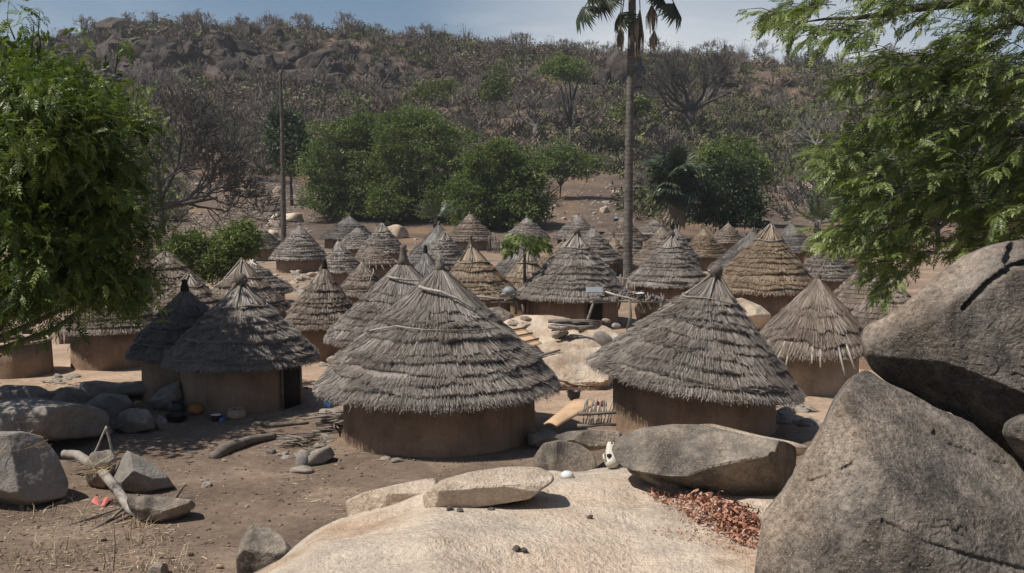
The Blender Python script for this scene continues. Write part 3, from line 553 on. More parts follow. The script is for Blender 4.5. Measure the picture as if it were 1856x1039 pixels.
def hut(key, apex, cx, Rpx, ye, mat, label, cap=0, ribs=6, knob='tuft', wall=.775, nc=9, s0=.28, roll=0, hstep=None, door=None, rafters=0, poles=(), walls='mud', eave=EAVE, ragged=1., d=None, lift=0):
    if d is None or True: nc = nc + (1 if nc >= 6 else 0)
    g = G(cx, ye, eave); dd = g[1] if d is None else d; g = P(cx, ye, dd); s = dd / ray(cx, ye)[1]
    R = Rpx * s / F; base = tz(g[0], dd) + lift; ap = P(apex[0], apex[1], dd); H = ap[2] - g[2]; lean = ap[0] - g[0]; ez = g[2] - base
    if Rpx < 62 and not rafters: R *= 1.13; dz = min(.11 * H, .30); g[2] -= dz; H += dz; ez -= dz; nc += 1     # the rear roofs come lower over their walls
    seed = abs(hash_key(key)) % 9973; rng = np.random.default_rng(seed)
    root = empty('hut', (g[0], dd, base), label, 'hut', 'thatched huts of the village')
    if hstep is None: hstep = .050 + .0175 * R
    mb, pos = thatch_mb(R, H, lean, seed, dd, nc, hstep, s0, ragged=ragged)
    Rm = np.array(Matrix.Rotation(radians(roll), 3, 'Y'))
    def xf(o): 
        if roll: o.rotation_euler = (0, radians(roll), 0)
        o.location = (0, 0, ez); return o
    xf(mb.build('roof', M[mat], root))
    def pole(name, pts, rad, shade, sides=6):
        q = MB(); q.tube(pts, rad, sides, shade); return xf(q.build(name, M['wood'], root))
    if cap:
        c, sl = cap, sqrt(R * R + H * H); q = MB(); w0 = max(.017, dd * .00068); m = int(2 * pi * R * c / w0 * 2.2); t = rng.uniform(0, 2 * pi, m)
        hh = .03 + .016 * R; p1 = pos(np.full(m, .0), t, np.full(m, hh * .6)); p2 = pos(c * rng.uniform(.75, 1.03, m), t, hh * rng.uniform(.6, 1.25, m))
        et = np.stack((-np.sin(t), np.cos(t), 0 * t), 1); nn = np.stack((H / sl * np.cos(t), H / sl * np.sin(t), R / sl + 0 * t), 1); ro = rng.uniform(-.9, .9, m)[:, None]
        wv = (et * np.cos(ro) + nn * np.sin(ro)) * (w0 * .55 * rng.uniform(.7, 1.3, m))[:, None]
        q.add(np.stack((p1 - wv * .4, p1 + wv * .4, p2 + wv, p2 - wv), 1).reshape(-1, 3), np.arange(m * 4).reshape(-1, 4), None, np.repeat(np.clip(.5 + rng.normal(0, .16, m), 0, 1), 4))
        tt = np.arange(40) / 40 * 2 * pi; ins = pos(np.full(40, c * .98), tt, np.full(40, hh * .75)); apx = pos(np.zeros(1), np.zeros(1), np.zeros(1)) + np.array((0, 0, hh))
        V = np.vstack((ins, apx)); q.add(V, None, [(i, (i + 1) % 40, 40) for i in range(40)], .3)
        xf(q.build('roof_cap', M[mat], root))
        t2 = np.linspace(0, 2 * pi, 41); rad = max(.022, dd * .0007)
        pole('binding_ring', pos(c + .012 * np.sin(t2 * 3 + seed), t2, np.full(41, hh * 1.15)), rad, .6)
        a0 = rng.uniform(-.25, .25) - pi / 2
        for r_ in range(ribs):
            a = a0 + r_ * 2 * pi / ribs; sv = np.linspace(.0, c * 1.0, 5)
            pole('rib', pos(sv, np.full(5, a) + rng.normal(0, .02), np.full(5, hh * 1.35)), np.full(5, rad * .95), .66 + rng.normal(0, .08))
    # top of the roof
    f = MB(); az = np.array((lean, 0, H)); k_ = R / 2.3
    if knob == 'ball':
        f.lathe([(0, -.1), (.10, -.05), (.16, .06), (.15, .16), (.10, .24), (0, .27)], 10, az, .15, .25, seed); m = 30
        for _ in range(9):
            v = rdir(rng, 1)[0]; v[2] = abs(v[2]) * .8; f.tube([az + v * .05, az + v * rng.uniform(.2, .36)], [.018, .012], 4, rng.uniform(.2, .7))
    elif knob == 'dark':
        f.lathe([(0, -.3), (.20 * k_, -.22), (.17 * k_, 0), (.12 * k_, .14), (.14 * k_, .2), (0, .24)], 9, az, .02, .2, seed)
    elif knob == 'tall':
        f.lathe([(0, -.25), (.22 * k_, -.2), (.13 * k_, .05), (.09 * k_, .32), (.12 * k_, .4), (0, .44)], 9, az, .3, .15, seed)
    else:
        f.lathe([(0, -.2), (.13 * k_, -.16), (.085 * k_, .02), (.05 * k_, .13), (0, .16)], 8, az, .25, .2, seed)
        for _ in range(7):
            v = rdir(rng, 1)[0] * .5; v[2] = 1; f.tube([az - (0, 0, .08), az + v * rng.uniform(.08, .2) * max(k_, .7)], [max(.014, dd * .0003)] * 2, 4, rng.uniform(.2, .7))
    xf(f.build('finial', M['wood'] if knob != 'dark' else M['dark'], root))
    w = MB(); Rw = R * wall; top = ez + H * .2
    w.lathe([(Rw * 1.03, -.35), (Rw * 1.015, .05), (Rw, .3), (Rw * .995, top), (0, top + .02)], 48, (0, 0, 0), .5, .03, seed)
    w.build('wall', M[walls], root, smooth=True)
    if door is not None:
        a = radians(door); q = MB(); rz = a + pi / 2; ra = Rw * 1.0
        R_ = np.array(Matrix.Rotation(rz, 3, 'Z')); cc = np.array((ra * cos(a), ra * sin(a), .0))
        q.box(cc + (0, 0, ez * .5), (.62, .10, ez * 1.02), rz); dr = q.build('door', M['dark'], root)
        for sgn in (-1, 1):
            q = MB(); off = R_ @ np.array((sgn * .36, 0, 0)); q.tube([cc + off + (0, 0, -.1), cc + off * 1.02 + (0, 0, ez * .6), cc + off + (0, 0, ez * 1.05)], [.05, .045, .05], 6, .25); q.build('door_post', M['wood'], root)
    for r_ in range(rafters):
        a = (r_ + rng.uniform(-.3, .3)) / rafters * 2 * pi; e_ = rng.uniform(1.16, 1.40)
        pr = pos(np.array((.84, .97)), np.full(2, a), np.array((.03, .02))); dv = (pr[1] - pr[0]) / np.linalg.norm(pr[1] - pr[0]); tipp = pr[1] + dv * rng.uniform(.22, .62) + rng.normal(0, .03, 3)
        pole('rafter', np.array((pr[0], pr[1], tipp)), [.034, .032, .024], rng.uniform(.85, 1.0), 6)
    HUTS[key] = dict(root=root, pos=pos, R=R, H=H, d=dd, ez=ez, Rm=Rm)
    tg = np.linspace(-pi, 0, 181); sg = np.linspace(.02, 1, 120); TT, SS = np.meshgrid(tg, sg)
    grid = pos(SS.ravel(), TT.ravel(), np.full(TT.size, .09)) @ Rm.T + np.array((g[0], dd, base + ez)); pg = proj(grid)
    for pl, rad, shd in poles:
        ts = []
        for x_, y_ in pl:
            kk = np.argmin(((pg - (x_, y_)) ** 2).sum(1)); ts.append((TT.ravel()[kk], SS.ravel()[kk]))
        ts = np.array(ts); u_ = np.linspace(0, len(ts) - 1, len(ts) * 5); tt = np.interp(u_, range(len(ts)), ts[:, 0]); ss = np.interp(u_, range(len(ts)), ts[:, 1])
        pole('roof_pole', pos(ss, tt, np.full(len(tt), .13)), np.linspace(rad, rad * .6, len(tt)), shd)
    return root
def hash_key(k):
    v = 7
    for ch in k: v = (v * 131 + ord(ch)) & 0xffffff
    return v

# nearest huts
hut('A', (437, 514), 438, 138, 652, 'thatch_grey', 'front left grey hut with clay pots along its wall and a ribbed cap on top', cap=.30, knob='ball', nc=8, s0=.32, door=-24)
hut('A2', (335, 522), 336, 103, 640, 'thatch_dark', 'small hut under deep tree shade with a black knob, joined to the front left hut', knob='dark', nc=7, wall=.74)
hut('B', (797, 482), 795, 221, 698, 'thatch_grey', 'nearest big grey hut in the centre with two bent poles tied across its upper thatch', knob='tuft', nc=8, s0=.36, wall=.775, ragged=1.15,
    poles=[([(762, 523), (800, 532), (830, 545), (856, 560)], .040, .95), ([(672, 602), (720, 594), (775, 600)], .022, .85), ([(775, 600), (830, 602), (900, 596)], .022, .4)])
hut('C', (1268, 497), 1256, 192, 688, 'thatch_grey', 'near right hut with a tilted roof and a dark ball above its pale ribbed cap', cap=.235, knob='ball', nc=9, s0=.26, roll=8.5, wall=.76, ragged=1.1)
hut('D', (1483, 502), 1474, 114, 632, 'thatch_brown', 'shaggy hut beside the cracked boulder with whitish pole ends below its worn eave', knob='tuft', nc=4, s0=.42, rafters=26, walls='mud_pale', ragged=2.2, hstep=.06, wall=.70)
# second row
hut('E', (731, 470), 732, 141, 612, 'thatch_grey', 'grey hut with a dark wrapped spike on top, partly hidden behind the nearest central hut', knob='tall', nc=7, s0=.42, poles=[([(704, 503), (735, 509), (768, 511)], .04, .85)])
hut('F', (588, 482), 583, 70, 588, 'thatch_brown', 'brown layered hut with a dark knob, right behind the clay pot hut', knob='dark', nc=8, s0=.30)
hut('G', (438, 474), 443, 82, 560, 'thatch_brown', 'brown hut with a ribbed cap peeking up behind the front left hut', cap=.36, nc=6, s0=.4)
hut('H', (461, 477), 458, 74, 528, 'thatch_grey', 'grey hut with white sticks laid on its top, beside a pale stone heap', nc=7, s0=.25)
hut('I', (342, 500), 338, 92, 585, 'thatch_brown', 'hut with a pale rimmed ribbed cap directly behind the tree shaded small hut', cap=.24, nc=7)
hut('J', (205, 505), 200, 88, 596, 'thatch_brown', 'hut half hidden by hanging leaves with a log lying before its wall', nc=7)
hut('K', (300, 452), 302, 92, 548, 'thatch_brown', 'broad brown roofed hut just right of the big leafy tree, below the left shrub', nc=8)
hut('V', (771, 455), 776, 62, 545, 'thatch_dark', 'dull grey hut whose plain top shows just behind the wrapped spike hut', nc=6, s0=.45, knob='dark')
hut('Z', (853, 445), 866, 76, 536, 'thatch_tan', 'tan hut with a tall twisted knob and broad plain cap behind the nearest central hut', cap=.34, ribs=3, knob='tall', nc=7, s0=.36)
hut('AD', (1045, 424), 1039, 104, 537, 'thatch_grey', 'large grey hut with a ribbed cap and dark doorway behind the pole rack', cap=.235, knob='ball', nc=9, s0=.26, door=-66)
hut('AE', (1022, 436), 1008, 92, 520, 'thatch_tan', 'tan hut showing only a thin sloping edge left of the large grey ribbed hut', nc=8, d=48)
hut('AM', (1217, 428), 1212, 77, 514, 'thatch_grey', 'grey hut with a ribbed cap and forked sticks, just right of the tall palm', cap=.25, knob='ball', nc=9, s0=.27)
hut('AR', (1397, 410), 1383, 99, 524, 'thatch_tan', 'large golden tan hut with many neat layers and a pale straw cap', cap=.235, nc=11, s0=.25, hstep=.075)
hut('AQ', (1364, 418), 1362, 78, 490, 'thatch_dark', 'plain dark grey hut standing just behind and left of the large golden tan hut', nc=7, s0=.5)
hut('AW', (1578, 470), 1578, 82, 552, 'thatch_brown', 'dull brown hut roof half covered by the hanging green branches', nc=7, ragged=.6, hstep=.05)
hut('AX', (1612, 503), 1612, 88, 598, 'thatch_brown', 'dull brown hut roof right behind the top left of the cracked boulder', nc=7, ragged=.6, hstep=.05)
# middle rows
hut('T', (672, 446), 676, 48, 478, 'thatch_brown', 'squat ragged hut with a fringe of pale pole ends below its eave', nc=4, s0=.4, rafters=24, ragged=1.8)
hut('U', (658, 474), 657, 44, 528, 'thatch_brown', 'small brownish hut with one loose stick slanting down its right side', nc=5, s0=.36, poles=[([(679, 485), (672, 500), (668, 516)], .02, .9)])
hut('S', (613, 436), 620, 37, 486, 'thatch_grey', 'narrow grey hut with one pole down its smooth top, above the dark knobbed brown hut', nc=7, s0=.36, poles=[([(613, 440), (619, 449)], .04, .8)])
hut('R', (692, 407), 694, 40, 452, 'thatch_grey', 'light grey hut with crisp layers and ribbed cap, below the joined green trees', cap=.27, nc=7, hstep=.12)
hut('Q', (633, 391), 630, 47, 428, 'thatch_dark', 'rear smooth topped grey hut on the village edge below the green trees', nc=7, s0=.4)
hut('Q2', (648, 412), 650, 39, 446, 'thatch_grey', 'grey layered hut close in front of the smooth topped rear hut', nc=7)
hut('P', (543, 407), 542, 47, 462, 'thatch_grey', 'grey hut with a stiff fringe on a mud wall just right of the bare trunk', nc=8, s0=.3)
hut('O', (473, 412), 474, 40, 446, 'thatch_grey', 'small striped grey hut between the green shrub and the bare trunk', nc=8, hstep=.12)
hut('N', (397, 412), 397, 34, 446, 'thatch_brown', 'far brown hut top rising behind the larger green shrub', nc=7)
hut('M', (357, 424), 360, 38, 462, 'thatch_grey', 'pale striped hut seen in the gap between the two green shrubs', nc=8, hstep=.12)
hut('Lh', (287, 418), 289, 40, 458, 'thatch_brown', 'far striped hut at the edge of the big leafy tree, nearest the hill', nc=8, hstep=.12)
hut('W', (795, 406), 792, 54, 468, 'thatch_dark', 'dull pointed grey hut just below the spiky cycad like palm', nc=4, s0=.62)
hut('X', (806, 421), 804, 40, 478, 'thatch_grey', 'striped grey hut with ribbed cap in front of the dull pointed hut', cap=.24, nc=8, hstep=.11)
hut('Y', (851, 387), 854, 42, 430, 'thatch_brown', 'rear brown grey hut with poles at its right, against the dark tree', nc=9, door=-140)
hut('AA', (955, 394), 955, 39, 429, 'thatch_grey', 'rear grey hut with a two toned roof behind the papaya tree', nc=9)
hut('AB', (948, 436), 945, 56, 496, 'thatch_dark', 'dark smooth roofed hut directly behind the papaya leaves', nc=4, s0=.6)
hut('AC', (957, 455), 952, 48, 522, 'thatch_tan', 'pale straw roofed small hut behind the papaya trunk', cap=.30, ribs=4, nc=4, s0=.5)
hut('AF', (1048, 389), 1047, 42, 428, 'thatch_grey', 'rear grey hut directly in front of the roofless mud building', nc=9)
hut('AG', (1074, 413), 1073, 52, 468, 'thatch_grey', 'crisply striped grey hut behind the right side of the large ribbed grey hut', nc=8, hstep=.12)
hut('AH', (1128, 393), 1130, 40, 431, 'thatch_brown', 'rear hut left of the tall palm with two crossed sticks on its top', nc=9)
hut('AI', (1112, 429), 1114, 26, 464, 'thatch_tan', 'tiny ragged tan hut tucked left of the tall palm trunk', nc=3, s0=.45, knob='tall', ragged=2)
hut('AJ', (1138, 420), 1141, 32, 462, 'thatch_grey', 'small grey hut mostly hidden behind the tall palm trunk', nc=7)
hut('AK', (1186, 398), 1188, 34, 421, 'thatch_grey', 'farthest grey hut showing above the roofs below the fan palm', nc=7)
hut('AL', (1199, 409), 1203, 54, 472, 'thatch_brown', 'brown grey hut behind the three ribbed hut, its left slope in view', nc=9)
hut('AN', (1225, 413), 1228, 38, 470, 'thatch_grey', 'striped grey hut whose tip rises just right of the three ribbed cap', nc=8, hstep=.11)
hut('AO', (1275, 414), 1277, 39, 460, 'thatch_tan', 'striped tan grey hut under the dark trees beside the three ribbed hut', nc=9, hstep=.11)
hut('AP', (1320, 404), 1317, 29, 436, 'thatch_brown', 'small brown hut at the foot of the dark round trees', nc=8)
hut('AS', (1434, 404), 1436, 46, 450, 'thatch_dark', 'dull grey hut peeping out behind the right side of the golden tan hut', nc=6, s0=.45)
hut('AT', (1467, 429), 1468, 22, 452, 'thatch_grey', 'tiny far grey hut between the golden tan hut and the green branches', nc=6)
hut('AU', (1497, 440), 1502, 52, 498, 'thatch_grey', 'striped grey hut just left of the hanging green branches', nc=9, hstep=.11, s0=.36)
hut('AV', (1520, 431), 1522, 36, 468, 'thatch_tan', 'far tan tipped hut behind the striped hut near the hanging branches', nc=7)
# ================================================================== vegetation
def leaf_quads(n, rng, L_=1.0, wr=.38):
    """n leaflets of a small spray, along +x"""
    V = []; Q = []
    for i in range(n):
        a = rng.uniform(-1.2, 1.2); b = rng.uniform(-.7, .5); o = np.array((rng.uniform(0, .7), 0, 0)) * L_; l = L_ * rng.uniform(.55, 1.0)
        d = np.array((cos(a) * cos(b), sin(a) * cos(b), sin(b))); s = np.cross(d, rdir(rng, 1)[0]); s /= np.linalg.norm(s); k = len(V)
        V += [o, o + d * l * .45 + s * l * wr * .5, o + d * l, o + d * l * .45 - s * l * wr * .5]; Q.append((k, k + 1, k + 2, k + 3))
    return np.array(V), np.array(Q)
def pinnate(n, L_, lw, ll, rng):
    """a feather leaf: n pairs of leaflets hanging along a curved midrib, along +x"""
    V = []; Q = []
    for i in range(n):
        x = L_ * (.22 + .78 * i / (n - 1)); z = -.18 * L_ * (x / L_) ** 2
        for s in (-1, 1):
            l = ll * (1 - .45 * abs(i / (n - 1) - .45)) * rng.uniform(.85, 1.15); d = np.array((.55, s * .8, -.25 + rng.uniform(-.2, .1))); d /= np.linalg.norm(d)
            w = np.array((.8, -s * .55, rng.uniform(-.25, .25))) * lw * .5; o = np.array((x, 0, z)); k = len(V)
            V += [o, o + d * l * .5 + w, o + d * l, o + d * l * .5 - w]; Q.append((k, k + 1, k + 2, k + 3))
    o = np.array((L_, 0, -.18 * L_)); k = len(V); V += [o, o + (ll * .5, lw * .5, -.02), o + (ll, 0, -.05), o + (ll * .5, -lw * .5, -.02)]; Q.append((k, k + 1, k + 2, k + 3))
    k = len(V); V += [(0, -.003, 0), (0, .003, 0), (L_, .002, -.18 * L_), (L_, -.002, -.18 * L_)]; Q.append((k, k + 1, k + 2, k + 3))
    return np.array(V), np.array(Q)
def crown_pts(lobes, n, rng, clump=.55, per=26, fill=.25):
    """clumped leaf positions on and inside a set of ellipsoid lobes: (position, outward direction, clump value)"""
    lo = np.array(lobes, float); vol = (lo[:, 3] * lo[:, 4] + lo[:, 4] * lo[:, 5]); pk = rng.choice(len(lo), max(1, n // per), p=vol / vol.sum())
    d = rdir(rng, len(pk)); d[:, 2] = np.where(d[:, 2] < -.75, -d[:, 2], d[:, 2])
    rr = np.where(rng.uniform(size=len(pk)) < fill, rng.uniform(.35, .9, len(pk)), rng.normal(.97, .07, len(pk)))
    c = lo[pk, :3] + d * lo[pk, 3:6] * rr[:, None]; c += .26 * lo[pk, 3:6] * np.stack([fbm(c * (1.6 / lo[pk, 3].mean()) + 9 * q, 3) for q in range(3)], 1) * 2
    cv = rng.normal(0, 1, len(pk)); i = np.repeat(np.arange(len(pk)), per); p = c[i] + rng.normal(0, 1, (len(i), 3)) * clump * np.array((1, 1, .62)) * rng.uniform(.5, 1.3, len(pk))[i][:, None]
    return p, d[i], cv[i]
def foliage(lobes, n, leaf, seed, clump=.55, per=26, fill=.25, droop=.3, sub=5, wr=.42):
    rng = np.random.default_rng(seed); p, d, cv = crown_pts(lobes, n, rng, clump, per, fill)
    TV, TQ = leaf_quads(sub, rng, 1.0, wr); mb = MB(); dd = d + rdir(rng, len(p)) * .9; dd[:, 2] -= droop
    R = frames(dd, rdir(rng, len(p)) * .8 + np.array((0, 0, 1)), rng); inst(mb, TV, TQ, R, p, leaf * rng.uniform(.7, 1.35, len(p)), np.clip(.45 + .2 * cv + rng.normal(0, .15, len(p)), 0, 1)); return mb
def limbs(mb, base, tips, r0, rng, sides=6, shade=.45, wig=.12, fork=.35):
    """a trunk that forks towards each tip"""
    base = np.array(base, float); tips = np.array(tips, float); mid = base + (tips.mean(0) - base) * fork; mid[:2] = base[:2] + (tips.mean(0)[:2] - base[:2]) * .25
    mb.tube([base - (0, 0, .3), base * .6 + mid * .4 + rng.normal(0, .05, 3), mid], [r0 * 1.25, r0, r0 * .85], sides + 2, shade)
    for t in tips:
        L_ = np.linalg.norm(t - mid); q = [mid]
        for f in (.33, .66, 1): q.append(mid + (t - mid) * f + rng.normal(0, wig, 3) * L_ * .35 * (f < 1) + np.array((0, 0, .12 * L_ * sin(f * pi))))
        mb.tube(q, np.array((.62, .42, .26, .10)) * r0, sides, shade + rng.normal(0, .08))
def leafy_tree(name, lobes_px, d, n, leaf, mat, label, cat='tree', group=None, seed=0, base_px=None, depth=.9, clump=.5, per=24, fill=.25, trunk=.22, sub=5, fol='crown'):
    """lobes_px: (px, py, rx, ry[, depth shift]) ellipses of the crown as seen; real depth from their width"""
    lo = []
    for q in lobes_px:
        dd = d + (q[4] if len(q) > 4 else 0); c = P(q[0], q[1], dd); k = mpp(dd); lo.append((*c, q[2] * k, q[2] * k * depth, q[3] * k))
    lo = np.array(lo); bx = lo[:, 0].mean() if base_px is None else P(base_px, 400, d)[0]; bz = tz(bx, d)
    root = empty(name, (bx, d, bz), label, cat, group); off = np.array((bx, d, bz)); lo[:, :3] -= off
    foliage(lo, n, leaf, seed, clump, per, fill, sub=sub).build(fol, M[mat], root); rng = np.random.default_rng(seed + 5); mb = MB()
    tips = [l[:3] + rng.normal(0, .25, 3) * l[3:6] for l in lo for _ in range(3)]; limbs(mb, (0, 0, 0), tips, trunk, rng); mb.build('trunk', M['bark'], root); return root

# --- broad green trees on the village edge
leafy_tree('tree', [(640, 295, 82, 66), (592, 305, 50, 55), (615, 362, 66, 36), (655, 372, 70, 26), (680, 262, 55, 46), (650, 245, 46, 32), (690, 350, 60, 40)], on_ground(640, 399)[1], 22950, .33, 'leaf_mid', 'broad bushy green tree just right of the dead palm, its crown low and rounded', seed=1, base_px=640, clump=.62, per=40)
leafy_tree('tree', [(765, 290, 84, 70), (750, 245, 66, 44), (822, 290, 46, 55), (775, 368, 82, 34), (720, 372, 60, 26), (830, 362, 50, 36), (730, 330, 50, 55)], on_ground(765, 401)[1], 26010, .33, 'leaf_mid', 'largest broad green tree, taller half of the joined pair behind the village', seed=2, base_px=765, clump=.62, per=40)
leafy_tree('tree', [(905, 325, 70, 58), (940, 350, 52, 52), (865, 370, 54, 42), (915, 392, 74, 30)], on_ground(905, 414)[1], 19890, .31, 'leaf_mid', 'green tree with a low spreading crown directly behind the rear hut with poles', seed=3, base_px=905, clump=.6, per=40)
leafy_tree('tree', [(525, 245, 34, 36), (532, 280, 36, 30), (510, 225, 22, 18)], 150, 3300, .5, 'leaf_dark', 'dark round tree behind the bare trunk on the slope', seed=4, base_px=530, clump=.8)
leafy_tree('tree', [(1325, 345, 48, 52), (1300, 375, 44, 40), (1350, 385, 32, 34)], 113, 6000, .36, 'leaf_dark', 'dark dense tree between the fan palm and the golden tan hut', seed=5, base_px=1322, clump=.6)
leafy_tree('tree', [(1330, 285, 40, 34), (1300, 300, 36, 28), (1365, 300, 26, 26)], 128, 3300, .40, 'leaf_mid', 'lighter green tree rising behind the dark dense tree', seed=6, base_px=1330, clump=.7)
leafy_tree('shrub', [(337, 455, 27, 22), (322, 470, 18, 20), (352, 440, 16, 14)], 50, 2700, .16, 'leaf_neem', 'smaller round green shrub between huts near the big leafy tree', 'shrub', seed=7, base_px=338, clump=.26, trunk=.07)
leafy_tree('shrub', [(405, 470, 34, 34), (430, 440, 32, 24), (445, 420, 16, 14), (390, 490, 26, 26), (450, 455, 16, 18)], 50, 5100, .16, 'leaf_neem', 'larger green shrub between huts, left of the small striped hut', 'shrub', seed=8, base_px=410, clump=.28, trunk=.09)
leafy_tree('shrub', [(1010, 285, 30, 22), (1035, 300, 24, 22), (985, 300, 22, 20), (1060, 300, 30, 18)], 150, 2700, .42, 'leaf_mid', 'green bush on the slope above the bare earth, right of the broad trees', 'bush', seed=9, base_px=1015, clump=.7, trunk=.12)
leafy_tree('shrub', [(905, 145, 20, 22), (895, 165, 18, 14)], 205, 960, .55, 'leaf_yellow', 'yellow green bush high on the hill left of the forked bare trees', 'bush', seed=10, clump=.9, trunk=.12)
leafy_tree('tree', [(1025, 125, 34, 20), (1000, 135, 22, 16), (1050, 130, 18, 14)], 190, 1560, .5, 'leaf_mid', 'slender tree on the hill with fresh green leaves only at its top', seed=11, base_px=1035, clump=.9, trunk=.3)
leafy_tree('shrub', [(800, 165, 26, 14), (775, 172, 18, 12)], 200, 900, .55, 'leaf_yellow', 'low yellow green bush on the hill above the largest green tree', 'bush', seed=12, clump=.9, trunk=.1)
leafy_tree('shrub', [(1165, 200, 26, 16), (1130, 205, 18, 14)], 185, 1140, .5, 'leaf_yellow', 'yellow green bush on the hill directly left of the tall baobab', 'bush', seed=13, clump=.8, trunk=.1)
leafy_tree('shrub', [(250, 62, 26, 18), (225, 75, 28, 16), (262, 75, 18, 18)], 285, 1260, .6, 'leaf_dark', 'dark green tree in front of the square cliff block on the ridge', 'tree', seed=14, clump=.9, trunk=.2)
leafy_tree('shrub', [(1470, 103, 16, 9), (1460, 112, 20, 9)], 300, 480, .6, 'leaf_dark', 'dark lone tree on the ridge near the upper right branches', 'tree', seed=15, clump=.8, trunk=.2)
leafy_tree('tree', [(1525, 300, 26, 30), (1545, 330, 26, 30), (1520, 350, 20, 22)], 95, 2700, .3, 'leaf_mid', 'green tree beyond the huts just left of the near right branches', seed=16, base_px=1535, clump=.5)
leafy_tree('tree', [(1590, 330, 40, 50), (1640, 350, 45, 55), (1700, 330, 50, 50), (1760, 350, 50, 55), (1830, 340, 50, 60)], 90, 7800, .34, 'leaf_mid', 'row of leafy growth beyond the cracked boulder behind the near branches', seed=17, base_px=1700, clump=.6)

# --- papaya tree
def papaya():
    d = 42.5; b = P(950, 520, d); top = P(951, 433, d); root = empty('papaya_tree', (b[0], d, tz(b[0], d)), 'small papaya tree with a thin bare stem and drooping leaf tuft among the huts', 'tree'); o = np.array(root.location)
    q = MB(); q.tube([(0, 0, 0), (0.02, 0, 1.2), (top - o) * (1, 1, .75), top - o], [.075, .065, .055, .045], 8, .5); q.build('trunk', M['bark'], root); q = MB(); rng = np.random.default_rng(3)
    TV, TQ = leaf_quads(9, rng, .42, .32); n = 52; a = rng.uniform(0, 2 * pi, n); l = rng.uniform(.3, .85, n); zz = rng.uniform(-.45, .25, n); c = top - o
    for i in range(n):
        e = c + np.array((cos(a[i]) * l[i], sin(a[i]) * l[i], zz[i])); q.tube([c, (c + e) / 2 + (0, 0, .12), e], [.012, .01, .008], 4, .5)
    e = c + np.stack((np.cos(a) * l, np.sin(a) * l, zz), 1); dv = np.stack((np.cos(a), np.sin(a), a * 0 - .9), 1)
    inst(q, TV, TQ, frames(dv, np.tile((0, 0, 1.), (n, 1)), rng), e, np.full(n, 1.0), np.clip(rng.normal(.55, .2, n), 0, 1)); q.build('leaves', M['leaf_neem'], root)
papaya()

# --- fan palms
def fan_leaf(rng, pet=1.4, fan=1.5, nl=24, spread=2.2, fold=.25, droop=.25):
    V = []; Q = []; s = .035
    V += [(0, -s, 0), (0, s, 0), (pet, s * .6, 0), (pet, -s * .6, 0)]; Q.append((0, 1, 2, 3))
    for i in range(nl):
        a = -spread + 2 * spread * i / (nl - 1); l = fan * (1 - .28 * abs(a) / spread) * rng.uniform(.92, 1.05); w = fan * .085
        o = np.array((pet, 0, 0)); d = np.array((cos(a), sin(a), -fold * abs(sin(a)))); d /= np.linalg.norm(d); sd = np.array((-sin(a), cos(a), .5 * (1 if i % 2 else -1))); k = len(V)
        m = o + d * l * .6; e = o + d * l + np.array((0, 0, -droop * l * rng.uniform(.5, 1.3)))
        V += [o - sd * w * .2, o + sd * w * .2, m + sd * w * .75, m - sd * w * .75, e]; Q += [(k, k + 1, k + 2, k + 3), (k + 3, k + 2, k + 4, k + 4)]
    Qs = np.array([q for q in Q if q[2] != q[3]]); T = np.array([q[:3] for q in Q if q[2] == q[3]])
    return np.array(V), Qs, T
def put(mb, tmpl, pos, dirv, up, s, shade, rng):
    V, Qs, T = tmpl; R = frames(np.array([dirv], float), np.array([up], float), rng)[0]; mb.add((V * s) @ R.T + np.array(pos), Qs, T, shade)
